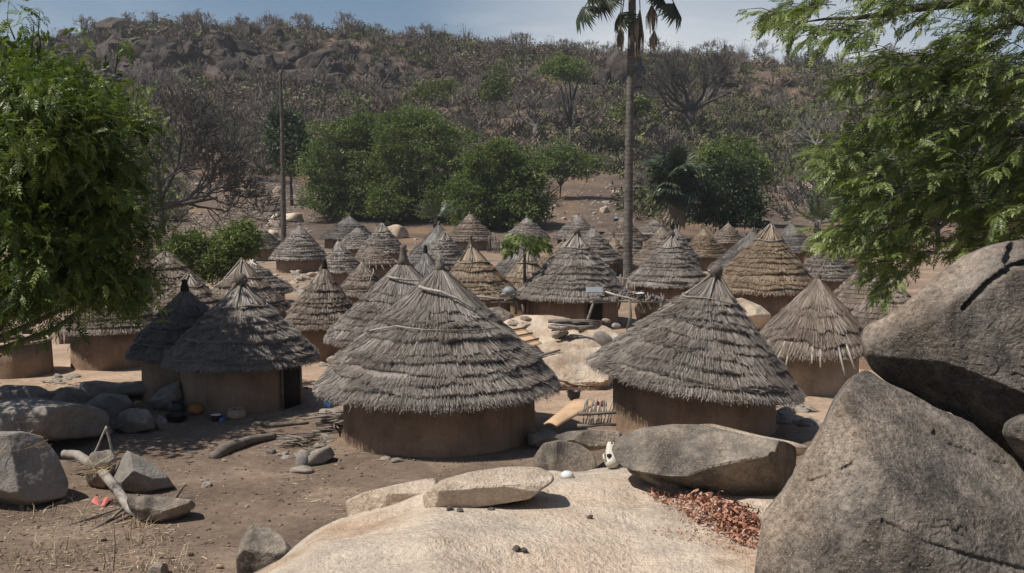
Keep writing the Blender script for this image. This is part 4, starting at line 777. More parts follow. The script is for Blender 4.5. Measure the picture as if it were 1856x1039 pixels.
def tall_palm():
    d = 60.; b = G(1139, 515); pts_px = [(1139, 520), (1138, 470), (1139, 380), (1140, 280), (1142, 180), (1144, 90), (1145, 0), (1146, -78)]
    w = [10, 8.4, 7.9, 7.3, 6.8, 6.3, 5.9, 5.9]; P0 = P(1139, 517, d); o = np.array((P0[0], d, tz(P0[0], d))); pts = np.array([P(x, y, d) for x, y in pts_px]) - o; pts[0, 2] = -.3
    root = empty('tall_palm', o, 'very tall slender palm with ringed grey trunk rising out of the top of the picture', 'palm')
    u = np.linspace(0, len(w) - 1, 170); pp = np.stack([np.interp(u, range(len(w)), pts[:, i]) for i in range(3)], 1); rr = np.interp(u, range(len(w)), np.array(w) * mpp(d)); rr = rr * (1 + .03 * (np.arange(170) % 2)) * (1 + .03 * np.random.default_rng(2).normal(size=170))
    q = MB(); q.tube(pp, rr, 14, .5); q.S[-1][:] = np.clip(np.concatenate((np.repeat(.50 + .13 * (np.arange(170) % 2), 14), (.5, .5))), 0, 1); q.build('trunk', M['bark'], root)
    rng = np.random.default_rng(6); c = pts[-1]; mb = MB(); t = [fan_leaf(rng, 1.6, 1.55, 26, 2.0, .3, .35) for _ in range(4)]
    for i in range(26):
        a = rng.uniform(0, 2 * pi); el = rng.uniform(-.6, 1.2); put(mb, t[i % 4], c + (0, 0, rng.uniform(-.3, .4)), (cos(a) * cos(el), sin(a) * cos(el), sin(el)), (0, 0, 1), rng.uniform(.85, 1.1), rng.uniform(.25, .7), rng)
    for px, py, s in ((1060, 12, 1.0), (1098, -8, .95), (1128, 22, .9), (1222, 6, 1.05), (1080, -25, 1), (1195, -15, 1)):
        e = P(px, py, d + rng.uniform(-1.2, 1.2)) - o; hub = c + (0, 0, -.2); v = e - hub; L_ = np.linalg.norm(v); m = hub + v * .55 + (0, 0, .55); q = [hub, m, e]; mb.tube(q, [.05, .04, .03], 5, .5)
        tm = fan_leaf(rng, .05, 1.5, 28, 1.7, .35, .3); put(mb, tm, e, (np.sign(v[0]) * .45, rng.uniform(-.2, .2), -1.0), (np.sign(v[0]), -.6, .4), s, rng.uniform(.2, .5), rng)
    mb.build('crown', M['leaf_palm'], root)
    for px, y0, y1 in ((1124, 45, 98), (1160, 15, 118), (1181, 8, 66), (1186, 55, 92), (1152, 30, 80)):
        mb = MB(); h = P(px, y0, d + rng.uniform(-.6, .6)) - o; mb.tube([c, (c + h) / 2 + ((px - 1146) * .01, 0, .3), h], [.035, .03, .03], 5, .4); ln = (y1 - y0) * mpp(d); k = 26
        for i in range(k):
            a = rng.uniform(0, 2 * pi); r1 = rng.uniform(.05, .42) * min(1, ln / 1.6); f = rng.uniform(.55, 1.0); m = h + (cos(a) * r1, sin(a) * r1, -ln * .5 * f); e = h + (cos(a) * r1 * .9, sin(a) * r1 * .9, -ln * f); w_ = np.array((-sin(a), cos(a), 0)) * .06
            mb.add([h - w_ * .3, h + w_ * .3, m + w_, m - w_, e + w_ * .3, e - w_ * .3], [(0, 1, 2, 3), (3, 2, 4, 5)], None, rng.uniform(.15, .9))
        mb.build('dead_frond', M['leaf_dead'], root)
tall_palm()
def fan_palm():
    d = 110.; o = np.array((*P(1222, 420, d)[:2], 0)); o[2] = tz(o[0], o[1]); root = empty('fan_palm', o, 'stout bushy fan palm with a skirt of dead brown fronds behind the village', 'palm'); rng = np.random.default_rng(9)
    c = P(1222, 320, d) - o; q = MB(); q.tube([(0, 0, -.3), c * (1, 1, .5), c], [.45, .38, .35], 10, .4); q.build('trunk', M['bark'], root)
    mb = MB(); t = [fan_leaf(rng, 1.9, 1.75, 20, 2.1, .25, .25) for _ in range(5)]
    for i in range(78):
        a = rng.uniform(0, 2 * pi); el = rng.uniform(-.95, 1.35); put(mb, t[i % 5], c + (0, 0, rng.uniform(-1.6, .8)), (cos(a) * cos(el), sin(a) * cos(el), sin(el)), (0, 0, 1), rng.uniform(.85, 1.15), np.clip(rng.normal(.45, .2), 0, 1), rng)
    mb.build('crown', M['leaf_palm'], root); mb = MB()
    for i in range(34):
        a = rng.uniform(0, 2 * pi); put(mb, t[i % 5], c + (0, 0, rng.uniform(-2.6, -1.2)), (cos(a) * .5, sin(a) * .5, -1), (cos(a), sin(a), .4), rng.uniform(.7, 1.0), rng.uniform(.1, .9), rng)
    mb.build('dead_fronds', M['leaf_dead'], root)
fan_palm()
def spiky(px, py, d, s, label, mat='leaf_palm'):
    o = P(px, py, d); o[2] = tz(o[0], d); root = empty('cycad_palm', o, label, 'palm'); rng = np.random.default_rng(int(px)); TV, TQ = pinnate(14, 1.0, .05, .3, rng); n = 26; mb = MB(); a = rng.uniform(0, 2 * pi, n); el = rng.uniform(.3, 1.4, n)
    top = P(px, py - 10, d)[2] - o[2]; inst(mb, TV, TQ, frames(np.stack((np.cos(a) * np.cos(el), np.sin(a) * np.cos(el), np.sin(el)), 1), np.tile((0, 0, 1.), (n, 1)), rng), np.tile((0, 0, max(top, .3)), (n, 1)), s * rng.uniform(.8, 1.1, n), np.clip(rng.normal(.65, .15, n), 0, 1)); mb.build('crown', M[mat], root)
    q = MB(); q.tube([(0, 0, -.3), (0, 0, max(top, .3))], [.25, .2], 8, .4); q.build('trunk', M['bark'], root)
spiky(790, 408, 80, 1.9, 'spiky cycad like palm behind the dull pointed hut below the green trees')
spiky(1480, 412, 85, 2.2, 'low spiky palm tuft behind huts left of the hanging branches')
def bare_pole():
    d = 92.; pp = [(514, 432), (513, 330), (511, 230), (508, 138)]; o = P(514, 432, d); o[2] = tz(o[0], d); root = empty('dead_palm', o, 'tall dead palm trunk without a crown standing at the left of the village', 'dead tree')
    q = MB(); pts = np.array([P(x, y, d) for x, y in pp]) - o; pts[0, 2] = -.3; u = np.linspace(0, 3, 60); q.tube(np.stack([np.interp(u, range(4), pts[:, i]) for i in range(3)], 1), np.interp(u, range(4), np.array((5.0, 4.4, 3.6, 2.4)) * mpp(d)) * (1 + .06 * np.random.default_rng(1).normal(size=60)), 9, .5); q.build('trunk', M['bark'], root)
    q = MB(); q.tube([pts[3] - (0, 0, .2), pts[3] + (.25, 0, .9)], [.1, .05], 6, .3); q.tube([pts[3] - (0, 0, .8), pts[3] + (.5, .1, -1.1)], [.06, .03], 5, .3); q.build('broken_top', M['bark'], root)
bare_pole()

# --- bare trees: recursive limbs
def grow(mb, p, d, L_, r, depth, rng, spread=.55, up=.12, shade=.5, nseg=3, minr=.012, kids=(2, 4)):
    pts = [p]; rad = [r]; q = p.copy(); dv = d.copy()
    for i in range(nseg):
        dv = dv + rng.normal(0, .16, 3) + np.array((0, 0, up)); dv /= np.linalg.norm(dv); q = q + dv * L_ / nseg; pts.append(q); rad.append(max(r * (1 - .5 * (i + 1) / nseg), minr))
    mb.tube(pts, rad, 6 if depth > 2 else (4 if depth > 0 else 3), float(np.clip(shade + rng.normal(0, .12), 0, 1)), cap=False)
    if depth <= 0: return
    for k in range(rng.integers(*kids) + 1):
        f = rng.uniform(.45, 1); i = min(int(f * nseg), nseg - 1); b = pts[i] + (pts[i + 1] - pts[i]) * (f * nseg - i)
        v = rdir(rng, 1)[0]; v = dv + v * spread * 1.5; v /= np.linalg.norm(v); grow(mb, b, v, L_ * rng.uniform(.55, .8), rad[min(i + 1, nseg)] * .72, depth - 1, rng, spread, up, shade, nseg, minr, kids)
def bare_tree(px, base_y, H, label, seed, d=None, mains=None, r=.35, depth=4, shade=.5, spread=.55, up=.10, minr=.035, name='bare_tree', lean=(0, 0)):
    g = on_ground(px, base_y) if d is None else np.array((*P(px, base_y, d)[:2], 0)); g[2] = tz(g[0], g[1]); root = empty(name, g, label, 'bare tree'); rng = np.random.default_rng(seed); mb = MB()
    t = np.array((lean[0], lean[1], H * .35)); mb.tube([(0, 0, -.5), t * .5, t], [r * 1.3, r, r * .85], 9, shade); mb.build('trunk', M['bark'], root); mb = MB()
    for a, el, l in mains: grow(mb, t * .95, np.array((cos(a) * cos(el), sin(a) * cos(el), sin(el))), l * H, r * .6, depth, rng, spread, up, shade, 3, minr)
    mb.build('branches', M['bark'], root); return root
bare_tree(970, 262, 9.5, 'pale forked bare tree with thick curling limbs above the green tree', 21, mains=[(.2, .9, .35), (2.8, 1.0, .35), (3.3, .25, .45), (1.5, 1.1, .3)], r=.55, depth=4, shade=.62)
bare_tree(1040, 258, 11, 'straight pale bare tree with one long limb to the right, beside the forked bare tree', 22, mains=[(.1, .5, .4), (3.0, .5, .3), (1.2, 1.3, .5), (4.5, 1.2, .4)], r=.34, depth=3, shade=.55)
bare_tree(1250, 250, 15, 'big wide baobab with a dense crown of bare twigs reaching the skyline', 23, mains=[(0, .6, .40), (3.14, .6, .40), (1.2, 1.2, .42), (4.0, 1.2, .42), (.3, .3, .4), (2.9, .25, .4), (5.5, .9, .4), (2.2, .9, .42)], r=.95, depth=5, shade=.42, spread=.45, minr=.03, name='baobab')
bare_tree(290, 420, 11, 'dense dark bare tree with tangled limbs beside the big leafy tree', 24, d=100, mains=[(0, .5, .42), (.4, .3, .5), (3.0, .7, .4), (1.5, 1.1, .45), (5, 1, .45), (5.8, .25, .5)], r=.5, depth=5, shade=.36, minr=.03)
bare_tree(385, 330, 10, 'bare tree with long level limbs on the slope left of the dead palm trunk', 25, mains=[(0, .2, .5), (3.1, .3, .5), (1.5, .9, .4), (4.6, .9, .4), (.5, .6, .45)], r=.38, depth=4, shade=.45, spread=.5, up=.02)
bare_tree(690, 185, 9, 'gnarled bare tree on the hill above the joined green trees', 26, mains=[(.3, .6, .4), (2.7, .9, .4), (.1, 0.1, .4)], r=.5, depth=3, shade=.4)
bare_tree(870, 262, 8, 'small bare tree with whitish limbs leaning out between the green trees', 27, mains=[(0, .4, .45), (2.9, .7, .4), (1.6, .8, .4)], r=.28, depth=3, shade=.75)
bare_tree(1478, 292, 8.5, 'whitish bare tree with twisted limbs on the right slope', 28, mains=[(.4, .9, .4), (2.6, .9, .4), (3.1, .4, .4), (0, .4, .35)], r=.4, depth=4, shade=.85)
bare_tree(1485, 400, 5.5, 'low pale bare tree standing on the rocky slope just above the right huts', 29, mains=[(.4, .8, .5), (2.6, .8, .5), (1.5, 1.1, .5), (0, .3, .5), (3.1, .3, .5)], r=.22, depth=5, shade=.72, d=112)
bare_tree(1405, 350, 6, 'thin bare tree above the dark dense tree at right', 30, mains=[(.4, .9, .5), (2.6, .9, .5), (1.5, 1.2, .5)], r=.2, depth=4, shade=.5)
# ================================================================== hillside scrub
def shrub_template(seed, tw, lv, r=1.0, h=1.0, tsz=.05, lsz=.10, flat=.9):
    """a bush of unit size: thin twigs from the foot to the dome and small leaves or twig ends near its surface"""
    rng = np.random.default_rng(seed); V = []; Q = []; S = []
    for i in range(tw):
        v = rdir(rng, 1)[0]; v[2] = abs(v[2]) * flat + .15; v = v / np.linalg.norm(v); e = v * np.array((r, r, h)) * rng.uniform(.6, 1.08); b = e * rng.uniform(.0, .45) * np.array((.6, .6, 1)); s = np.cross(v, rdir(rng, 1)[0]); s = s / (np.linalg.norm(s) + 1e-6) * tsz * .5
        k = len(V); m = (b + e) / 2 + rng.normal(0, .06, 3); V += [b - s, b + s, m + s * .8, m - s * .8, e + s * .3, e - s * .3]; Q += [(k, k + 1, k + 2, k + 3), (k + 3, k + 2, k + 4, k + 5)]; c = rng.normal(.48, .2); S += [c] * 6
    cl = [(lambda v: np.array((v[0] * r, v[1] * r, (abs(v[2]) * flat + .12) * h)) * rng.uniform(.65, 1.05))(rdir(rng, 1)[0]) for _ in range(max(6, lv // 14))]
    for i in range(lv):
        c = cl[rng.integers(len(cl))] + rng.normal(0, .16, 3); c[2] = max(c[2], .02); d = rdir(rng, 1)[0]; s = np.cross(d, rdir(rng, 1)[0]); s /= np.linalg.norm(s) + 1e-6; l = lsz * rng.uniform(.5, 1.3); k = len(V)
        V += [c - d * l - s * l * .35, c - d * l + s * l * .35, c + d * l + s * l * .35, c + d * l - s * l * .35]; Q.append((k, k + 1, k + 2, k + 3)); S += [rng.normal(.5, .17)] * 4
    return np.array(V), np.array(Q), np.clip(S, 0, 1)
rngh = np.random.default_rng(77)
def hill_pick(n, t0, t1, u0=-350, u1=2150):
    u = rngh.uniform(u0, u1, n); t = rngh.uniform(t0 ** 1.2, t1 ** 1.2, n) ** (1 / 1.2); y = 108 + t * 200; x = (u - CX) / F * y; return u, t, x, y
def bare_zone(u, t, x, y):
    """places the photograph shows without bushes"""
    v = proj(np.stack((x, y, terrain(x, y)), 1))[:, 1]
    z = ((u > 985) & (u < 1150) & (v > 322)) | ((u > 330) & (u < 600) & (v > 318)) | ((u > 620) & (u < 1000) & (v > 375)) | (v > 405) | ((u > 1380) & (u < 1500) & (v > 335) & (v < 420)) | (y < 113)
    return z | ((fbm(np.stack((x / 16, y / 16, 0 * x), 1), 3) > .47) & (t > .3))
# templates: 0-1 grey bare, 2 brown, 3 olive, 4 grey tall, 5 dense brown
TP = [shrub_template(1, 150, 130, tsz=.030, lsz=.045), shrub_template(2, 170, 90, h=1.15, tsz=.030, lsz=.04), shrub_template(3, 70, 330, tsz=.03, lsz=.060), shrub_template(4, 50, 430, tsz=.03, lsz=.065), shrub_template(5, 190, 70, r=.75, h=1.5, tsz=.028, lsz=.04), shrub_template(6, 60, 380, r=1.1, h=.8, tsz=.03, lsz=.06)]
KIND = [('bare_shrub', 'scrub_bare', 'grey leafless shrub on the dry hillside', 'grey leafless shrubs on the hillside'), ('bare_shrub', 'scrub_bare', 'grey leafless shrub on the dry hillside', 'grey leafless shrubs on the hillside'),
        ('brown_shrub', 'scrub_brown', 'brown withered shrub on the dry hillside', 'brown withered shrubs on the hillside'), ('olive_shrub', 'scrub_olive', 'olive green shrub on the lower hillside', 'olive green shrubs on the hillside'),
        ('bare_tree', 'scrub_bare', 'small leafless tree along the top of the hill', 'small leafless trees along the ridge'), ('brown_shrub', 'scrub_brown', 'brown withered shrub on the dry hillside', 'brown withered shrubs on the hillside')]
TM = [mesh_np(KIND[i][0], TP[i][0], TP[i][1], None, TP[i][2], (M[KIND[i][1]],)) for i in range(6)]
def pick_kind(u, t):
    g = np.clip(.17 + .38 * sstep(1050, 1500, u) + .20 * sstep(.50, .12, t), 0, .6); q = rngh.uniform()
    if q < g: return 3
    return int(rngh.choice([0, 1, 2, 5], p=[.36, .26, .2, .18]))
def place_shrub(i, x, y, s):
    o = link(KIND[i][0], TM[i]); o.location = (x, y, tz(x, y) - .12 * s); o.rotation_euler = (0, 0, rngh.uniform(0, 6.28)); o.scale = (s, s * rngh.uniform(.9, 1.1), s * rngh.uniform(.75, 1.05)); tag(o, KIND[i][2], 'tree' if i == 4 else 'shrub', KIND[i][3])
u, t, x, y = hill_pick(700, .02, .62); ok = ~bare_zone(u, t, x, y); n = 0
for a, b, c, d_ in zip(u[ok], t[ok], x[ok], y[ok]):
    if n >= 205: break
    place_shrub(pick_kind(a, b), c, d_, rngh.uniform(2.0, 3.7)); n += 1
for a in np.arange(-40, 1760, 24):              # the line of small trees on the ridge
    a = a + rngh.normal(0, 9); yr = 300 + 14 * vnoise(np.array([[a / 260, 0, 3.3]]))[0] - rngh.uniform(0, 7); xx = (a - CX) / F * yr
    i = 4 if rngh.uniform() < .62 else int(rngh.choice([0, 2])); place_shrub(i, xx, yr, rngh.uniform(2.6, 5.4))
def tree_template(seed, H=1.0):
    rng = np.random.default_rng(seed); q = MB(); t = np.array((rng.normal(0, .05), rng.normal(0, .05), .32)); q.tube([(0, 0, -.05), t], [.035, .028], 5, .5)
    for k in range(5): a = rng.uniform(0, 6.28); el = rng.uniform(.5, 1.3); grow(q, t * .9, np.array((cos(a) * cos(el), sin(a) * cos(el), sin(el))), .34, .020, 3, rng, .5, .10, .5, 3, .006)
    V = np.vstack(q.V); return mesh_np('bare_tree', V, np.vstack(q.Q), np.vstack(q.T), np.clip(np.concatenate(q.S), 0, 1), (M['scrub_bare'],))
TT_ = [tree_template(s) for s in range(200, 206)]
u, t, x, y = hill_pick(300, .06, .96, -100, 1800); ok = ~bare_zone(u, t, x, y); n = 0
for c_, d_ in zip(x[ok], y[ok]):
    if n >= 70: break
    s = rngh.uniform(4.5, 8.5); o = link('bare_tree', TT_[n % 6]); o.location = (c_, d_, tz(c_, d_)); o.rotation_euler = (0, 0, rngh.uniform(0, 6.28)); o.scale = (s * rngh.uniform(.9, 1.3), s, s * rngh.uniform(.8, 1.1)); tag(o, 'taller leafless tree growing out of the hillside scrub', 'tree', 'taller leafless trees on the hillside'); n += 1
for a in np.arange(-20, 1760, 38):
    a = a + rngh.normal(0, 14); yr = 300 + 14 * vnoise(np.array([[a / 260, 0, 3.3]]))[0] - rngh.uniform(0, 8); xx = (a - CX) / F * yr; s = rngh.uniform(3.5, 6.5); o = link('bare_tree', TT_[n % 6]); n += 1
    o.location = (xx, yr, tz(xx, yr)); o.rotation_euler = (0, 0, rngh.uniform(0, 6.28)); o.scale = (s * 1.2, s, s); tag(o, 'small leafless tree along the top of the hill', 'tree', 'small leafless trees along the ridge')
# everything smaller and farther reads as one mass
mb = MB(); u, t, x, y = hill_pick(27000, .03, 1.05); ok = ~bare_zone(u, t, x, y) & (rngh.uniform(size=len(x)) < np.clip(.62 + 1.4 * fbm(np.stack((x / 22, y / 26, 0 * x + 4), 1), 3), .30, 1)); u, t, x, y = u[ok], t[ok], x[ok], y[ok]; z = terrain(x, y)
SM = [shrub_template(31 + i, a, b, tsz=.05, lsz=c, flat=.85) for i, (a, b, c) in enumerate([(62, 40, .06), (50, 60, .07), (24, 100, .09), (12, 120, .10)])]
kinds = np.array([{0: 0, 1: 0, 2: 1, 5: 2, 3: 3}[pick_kind(a, b)] for a, b in zip(u, t)])
for k in range(4):
    w = kinds == k; m = int(w.sum()); a = rngh.uniform(0, 6.28, m); R = np.zeros((m, 3, 3)); R[:, 0, 0] = np.cos(a); R[:, 0, 1] = -np.sin(a); R[:, 1, 0] = np.sin(a); R[:, 1, 1] = np.cos(a); R[:, 2, 2] = 1
    s = 1.0 + 3.2 * rngh.uniform(0, 1, m) ** 1.8; TV, TQ, TS = SM[k]; V = np.einsum('mij,nj->mni', R, TV) * s[:, None, None] + np.stack((x[w], y[w], z[w] - .1), 1)[:, None]
    base = (.36, .34, .50, .88)[k]; sh = np.clip(base + (.12 if k < 3 else .08) * rngh.normal(size=m)[:, None] + (TS[None] - .5) * .5, 0, .74 if k < 3 else 1)
    if k == 3: sh = np.clip(sh, .8, 1)
    mb.add(V.reshape(-1, 3), (TQ[None] + (np.arange(m) * len(TV))[:, None, None]).reshape(-1, 4), None, sh.ravel())
tag(mb.build('hill_scrub', M['scrub']), 'mass of dry grey brown scrub covering the far hillside', 'scrub', kind='stuff')

# loose rocks
def small_rock(seed, facets=5):
    rng = np.random.default_rng(seed); a = np.arange(18) / 18 * 2 * pi; p = (np.arange(11) + .5) / 11 * pi
    V = np.stack((np.sin(p)[:, None] * np.cos(a), np.sin(p)[:, None] * np.sin(a), np.broadcast_to(np.cos(p)[:, None], (11, 18))), -1).reshape(-1, 3)
    for _ in range(facets): n_ = rdir(rng, 1)[0]; q = V @ n_; V = V - np.outer(np.maximum(q - rng.uniform(.55, .85), 0) * .95, n_)
    V = V * (1 + .16 * fbm(V * 1.6 + seed, 4))[:, None] * np.array((1, rng.uniform(.65, .95), rng.uniform(.5, .75)))
    i = np.arange(10)[:, None] * 18; j = np.arange(18)[None]; k = (j + 1) % 18
    return V, np.stack((i + j, i + 18 + j, i + 18 + k, i + k), -1).reshape(-1, 4)
RT = [small_rock(s, 10) for s in range(7)]
def rock_mesh(mat): return [mesh_np('rock', v, q, None, None, (M[mat],), True) for v, q in RT]
RM = {m_: rock_mesh(m_) for m_ in ('stone', 'cliff', 'granite_slate', 'granite_pale')}
def crag_mesh(seed):
    rng = np.random.default_rng(seed); na, nb = 44, 26; a = np.arange(na) / na * 2 * pi; p = (np.arange(nb) + .5) / nb * pi; sg = lambda v, k: np.sign(v) * np.abs(v) ** k
    V = np.stack((sg(np.sin(p), .35)[:, None] * sg(np.cos(a), .5), sg(np.sin(p), .35)[:, None] * sg(np.sin(a), .5), np.broadcast_to(sg(np.cos(p), .4)[:, None], (nb, na))), -1).reshape(-1, 3)
    V = V * np.array((1.5, .9, .75)); q = np.floor(V[:, 2] * 2.6 + .9 * fbm(V * 1.1 + seed, 2)); off = np.stack([fbm(np.stack((q * 3.1 + seed, q * 0 + k, q * 0), 1), 2) for k in (1, 2)], 1) * .35; V[:, :2] += off
    for _ in range(9): n_ = rdir(rng, 1)[0]; n_[2] = abs(n_[2]); d = V @ n_; V = V - np.outer(np.maximum(d - d.max() * rng.uniform(.6, .88), 0) * .96, n_)
    ck = 1 - 2 * np.abs(fbm(V * np.array((2.2, 2.2, .7)) + seed, 4)); V = V * (1 - .16 * sstep(.45, .95, ck))[:, None] * (1 + .16 * fbm(V * 2.4 + seed, 4))[:, None]
    i = np.arange(nb - 1)[:, None] * na; j = np.arange(na)[None]; k = (j + 1) % na
    return mesh_np('crag', V, np.stack((i + j, i + na + j, i + na + k, i + k), -1).reshape(-1, 4), None, None, (M['cliff'],), False)
RM['crag'] = [crag_mesh(70 + s) for s in range(7)]
rngr = np.random.default_rng(5)
def put_rock(p, s, mat, name, label, cat, group=None, i=None, flat=1.0):
    o = link(name, RM[mat][rngr.integers(7) if i is None else i]); o.location = (float(p[0]), float(p[1]), float(p[2]) + s * .22 * flat); o.rotation_euler = (rngr.normal(0, .2), rngr.normal(0, .2), rngr.uniform(0, 6.28)); o.scale = (s, s * rngr.uniform(.8, 1.1), s * flat * rngr.uniform(.8, 1.15)); return tag(o, label, cat, group)
u, t, x, y = hill_pick(400, .45, .97, -100, 1500); n = 0
for a, b, c, d_ in zip(u, t, x, y):
    if n >= 110: break
    if rngr.uniform() > (.9 if a < 760 else .35) * (.4 + b): continue
    put_rock((c, d_, tz(c, d_)), rngr.uniform(.9, 2.6), 'crag', 'hillside_rock', 'dark rock jutting out of the upper hillside', 'rock', 'dark rocks on the upper hillside', flat=rngr.uniform(.6, 1.1)); n += 1
for k in range(84):                             # the dark broken crags of the upper left ridge and the knob behind the palm
    a, v = (rngr.uniform(165, 520), rngr.uniform(48, 165)) if k < 60 else ((rngr.uniform(520, 700), rngr.uniform(85, 165)) if k < 73 else (rngr.uniform(1090, 1175), rngr.uniform(100, 160)))
    p = on_ground(a, v); put_rock(p, rngr.uniform(1.3, 3.6), 'crag', 'crag', 'dark broken block of the rocky crags high on the hill', 'crag', 'dark crag blocks on the hill', flat=rngr.uniform(.8, 1.6))
n = 0
while n < 95:                                   # stones on the bare slope behind the village
    a, v = (rngr.uniform(340, 560), rngr.uniform(325, 425)) if rngr.uniform() < .55 else ((rngr.uniform(990, 1140), rngr.uniform(325, 400)) if rngr.uniform() < .6 else (rngr.uniform(1380, 1860), rngr.uniform(330, 430)))
    p = on_ground(a, v); put_rock(p, rngr.uniform(.12, .40) * (1.6 if rngr.uniform() < .1 else 1), 'stone', 'slope_stone', 'loose stone on the bare slope behind the village', 'stone', 'loose stones on the slope behind the village'); n += 1
mb = MB(); 
for k in range(1500):
    a, v = (rngr.uniform(330, 570), rngr.uniform(322, 428)) if k % 3 else (rngr.uniform(980, 1500), rngr.uniform(325, 405)); p = on_ground(a, v); s = rngr.uniform(.06, .30); V, Qr = RT[k % 7]; mb.add(V * s + p, Qr, None, .5)
tag(mb.build('slope_rubble', M['stone'], smooth=True), 'fine stone rubble scattered over the bare slope', 'rubble', kind='stuff')
for px, py, s, lab in ((455, 357, 1.5, 'large pale boulder on the rubble slope left of the dead palm'), (503, 348, 1.0, 'upright pale boulder right beside the dead palm on the slope'), (500, 410, 1.6, 'pale striped boulder at the foot of the dead palm'), (535, 402, 1.7, 'white grey boulder behind the stiff fringed hut'), (497, 430, 1.0, 'rounded tan boulder below the pale striped boulder'), (718, 432, 1.6, 'wide pale flat boulder behind the ribbed light grey hut'), (1116, 352, .9, 'pale block of stone on the bare slope left of the tall palm'), (1095, 385, .9, 'whitish stone cluster by the roofless mud building'), (1470, 352, 2.2, 'broad pale rock on the right slope under the whitish bare tree')):
    put_rock(on_ground(px, py), s, 'granite_pale', 'boulder', lab, 'boulder')

# ================================================================== the two near trees
def left_tree():
    d = 10.3; lob = [(85, 240, 115, 105), (150, 260, 88, 95), (55, 340, 145, 125), (170, 360, 85, 105), (195, 450, 64, 95), (110, 450, 115, 95), (212, 520, 46, 50), (120, 535, 78, 44), (20, 545, 80, 56), (145, 185, 50, 42), (60, 180, 72, 46), (-120, 250, 170, 180), (-140, 430, 150, 160),
                    (72, 30, 12, 13), (62, 50, 16, 8), (16, 14, 18, 8), (5, 60, 18, 12), (215, 80, 12, 10), (145, 70, 14, 9), (250, 160, 18, 22)]
    lo = []
    for q in lob: k = mpp(d); lo.append((*P(q[0], q[1], d + rngr.normal(0, .25)), q[2] * k, min(q[2], 110) * k * 1.5, q[3] * k))
    bx = P(-330, 500, d)[0]; root = empty('leafy_tree', (bx, d, tz(bx, d)), 'big dense leafy tree filling the left edge, its boughs hanging to the huts', 'tree'); lo = np.array(lo); lo[:, :3] -= np.array(root.location)
    rng = np.random.default_rng(8); mb = MB()
    for ll, n, cl, per, fl in ((lo[:13], 16500, .145, 30, .38), (lo[13:], 72, .06, 6, .5)):
        p, dv, cv = crown_pts(ll, n, rng, cl, per, fl); TVs = [pinnate(5, .125, .017, .050, rng) for _ in range(4)]; dd_ = dv * .6 + rdir(rng, len(p)) * .9; dd_[:, 2] -= .32
        for k in range(4):
            w = np.arange(len(p)) % 4 == k; inst(mb, *TVs[k], frames(dd_[w], np.tile((0, 0, 1.), (w.sum(), 1)) + rdir(rng, w.sum()) * .5, rng), p[w], rng.uniform(.75, 1.3, w.sum()), np.clip(.46 + .13 * cv[w] + rng.normal(0, .15, w.sum()) + (.2 if n < 200 else 0), 0, 1))
    mb.build('crown', M['leaf_left'], root); q = MB(); limbs(q, (0, 0, 0), [l[:3] + rng.normal(0, .2, 3) * l[3:6] for l in lo[:13] for _ in range(2)], .11, rng, fork=.5)
    for l in lo[13:]: q.tube([l[:3] - (rng.uniform(-.12, .12), .05, .30), l[:3] - (.02, 0, .12), l[:3] + (0, 0, .05)], [.008, .006, .004], 5, .4)
    q.build('trunk', M['bark'], root)
left_tree()
leafy_tree('tree', [(-170, 290, 250, 190), (20, 270, 120, 160), (90, 300, 95, 120, 2.6), (-60, 180, 190, 110), (-60, 330, 180, 130, -1.5)], 24.0, 24000, .20, 'leaf_left', 'second leafy tree standing behind the big left tree and shading the rock outcrop', seed=93, base_px=-190, clump=.4, per=30, depth=1.0, fill=.4, trunk=.3, sub=6)
def in_poly(p, poly):
    poly = np.asarray(poly, float); x, y = p[:, 0], p[:, 1]; r = np.zeros(len(p), bool)
    for (x1, y1), (x2, y2) in zip(poly, np.roll(poly, -1, 0)):
        c = ((y1 > y) != (y2 > y)) & (x < (x2 - x1) * (y - y1) / (y2 - y1 + 1e-9) + x1); r ^= c
    return r
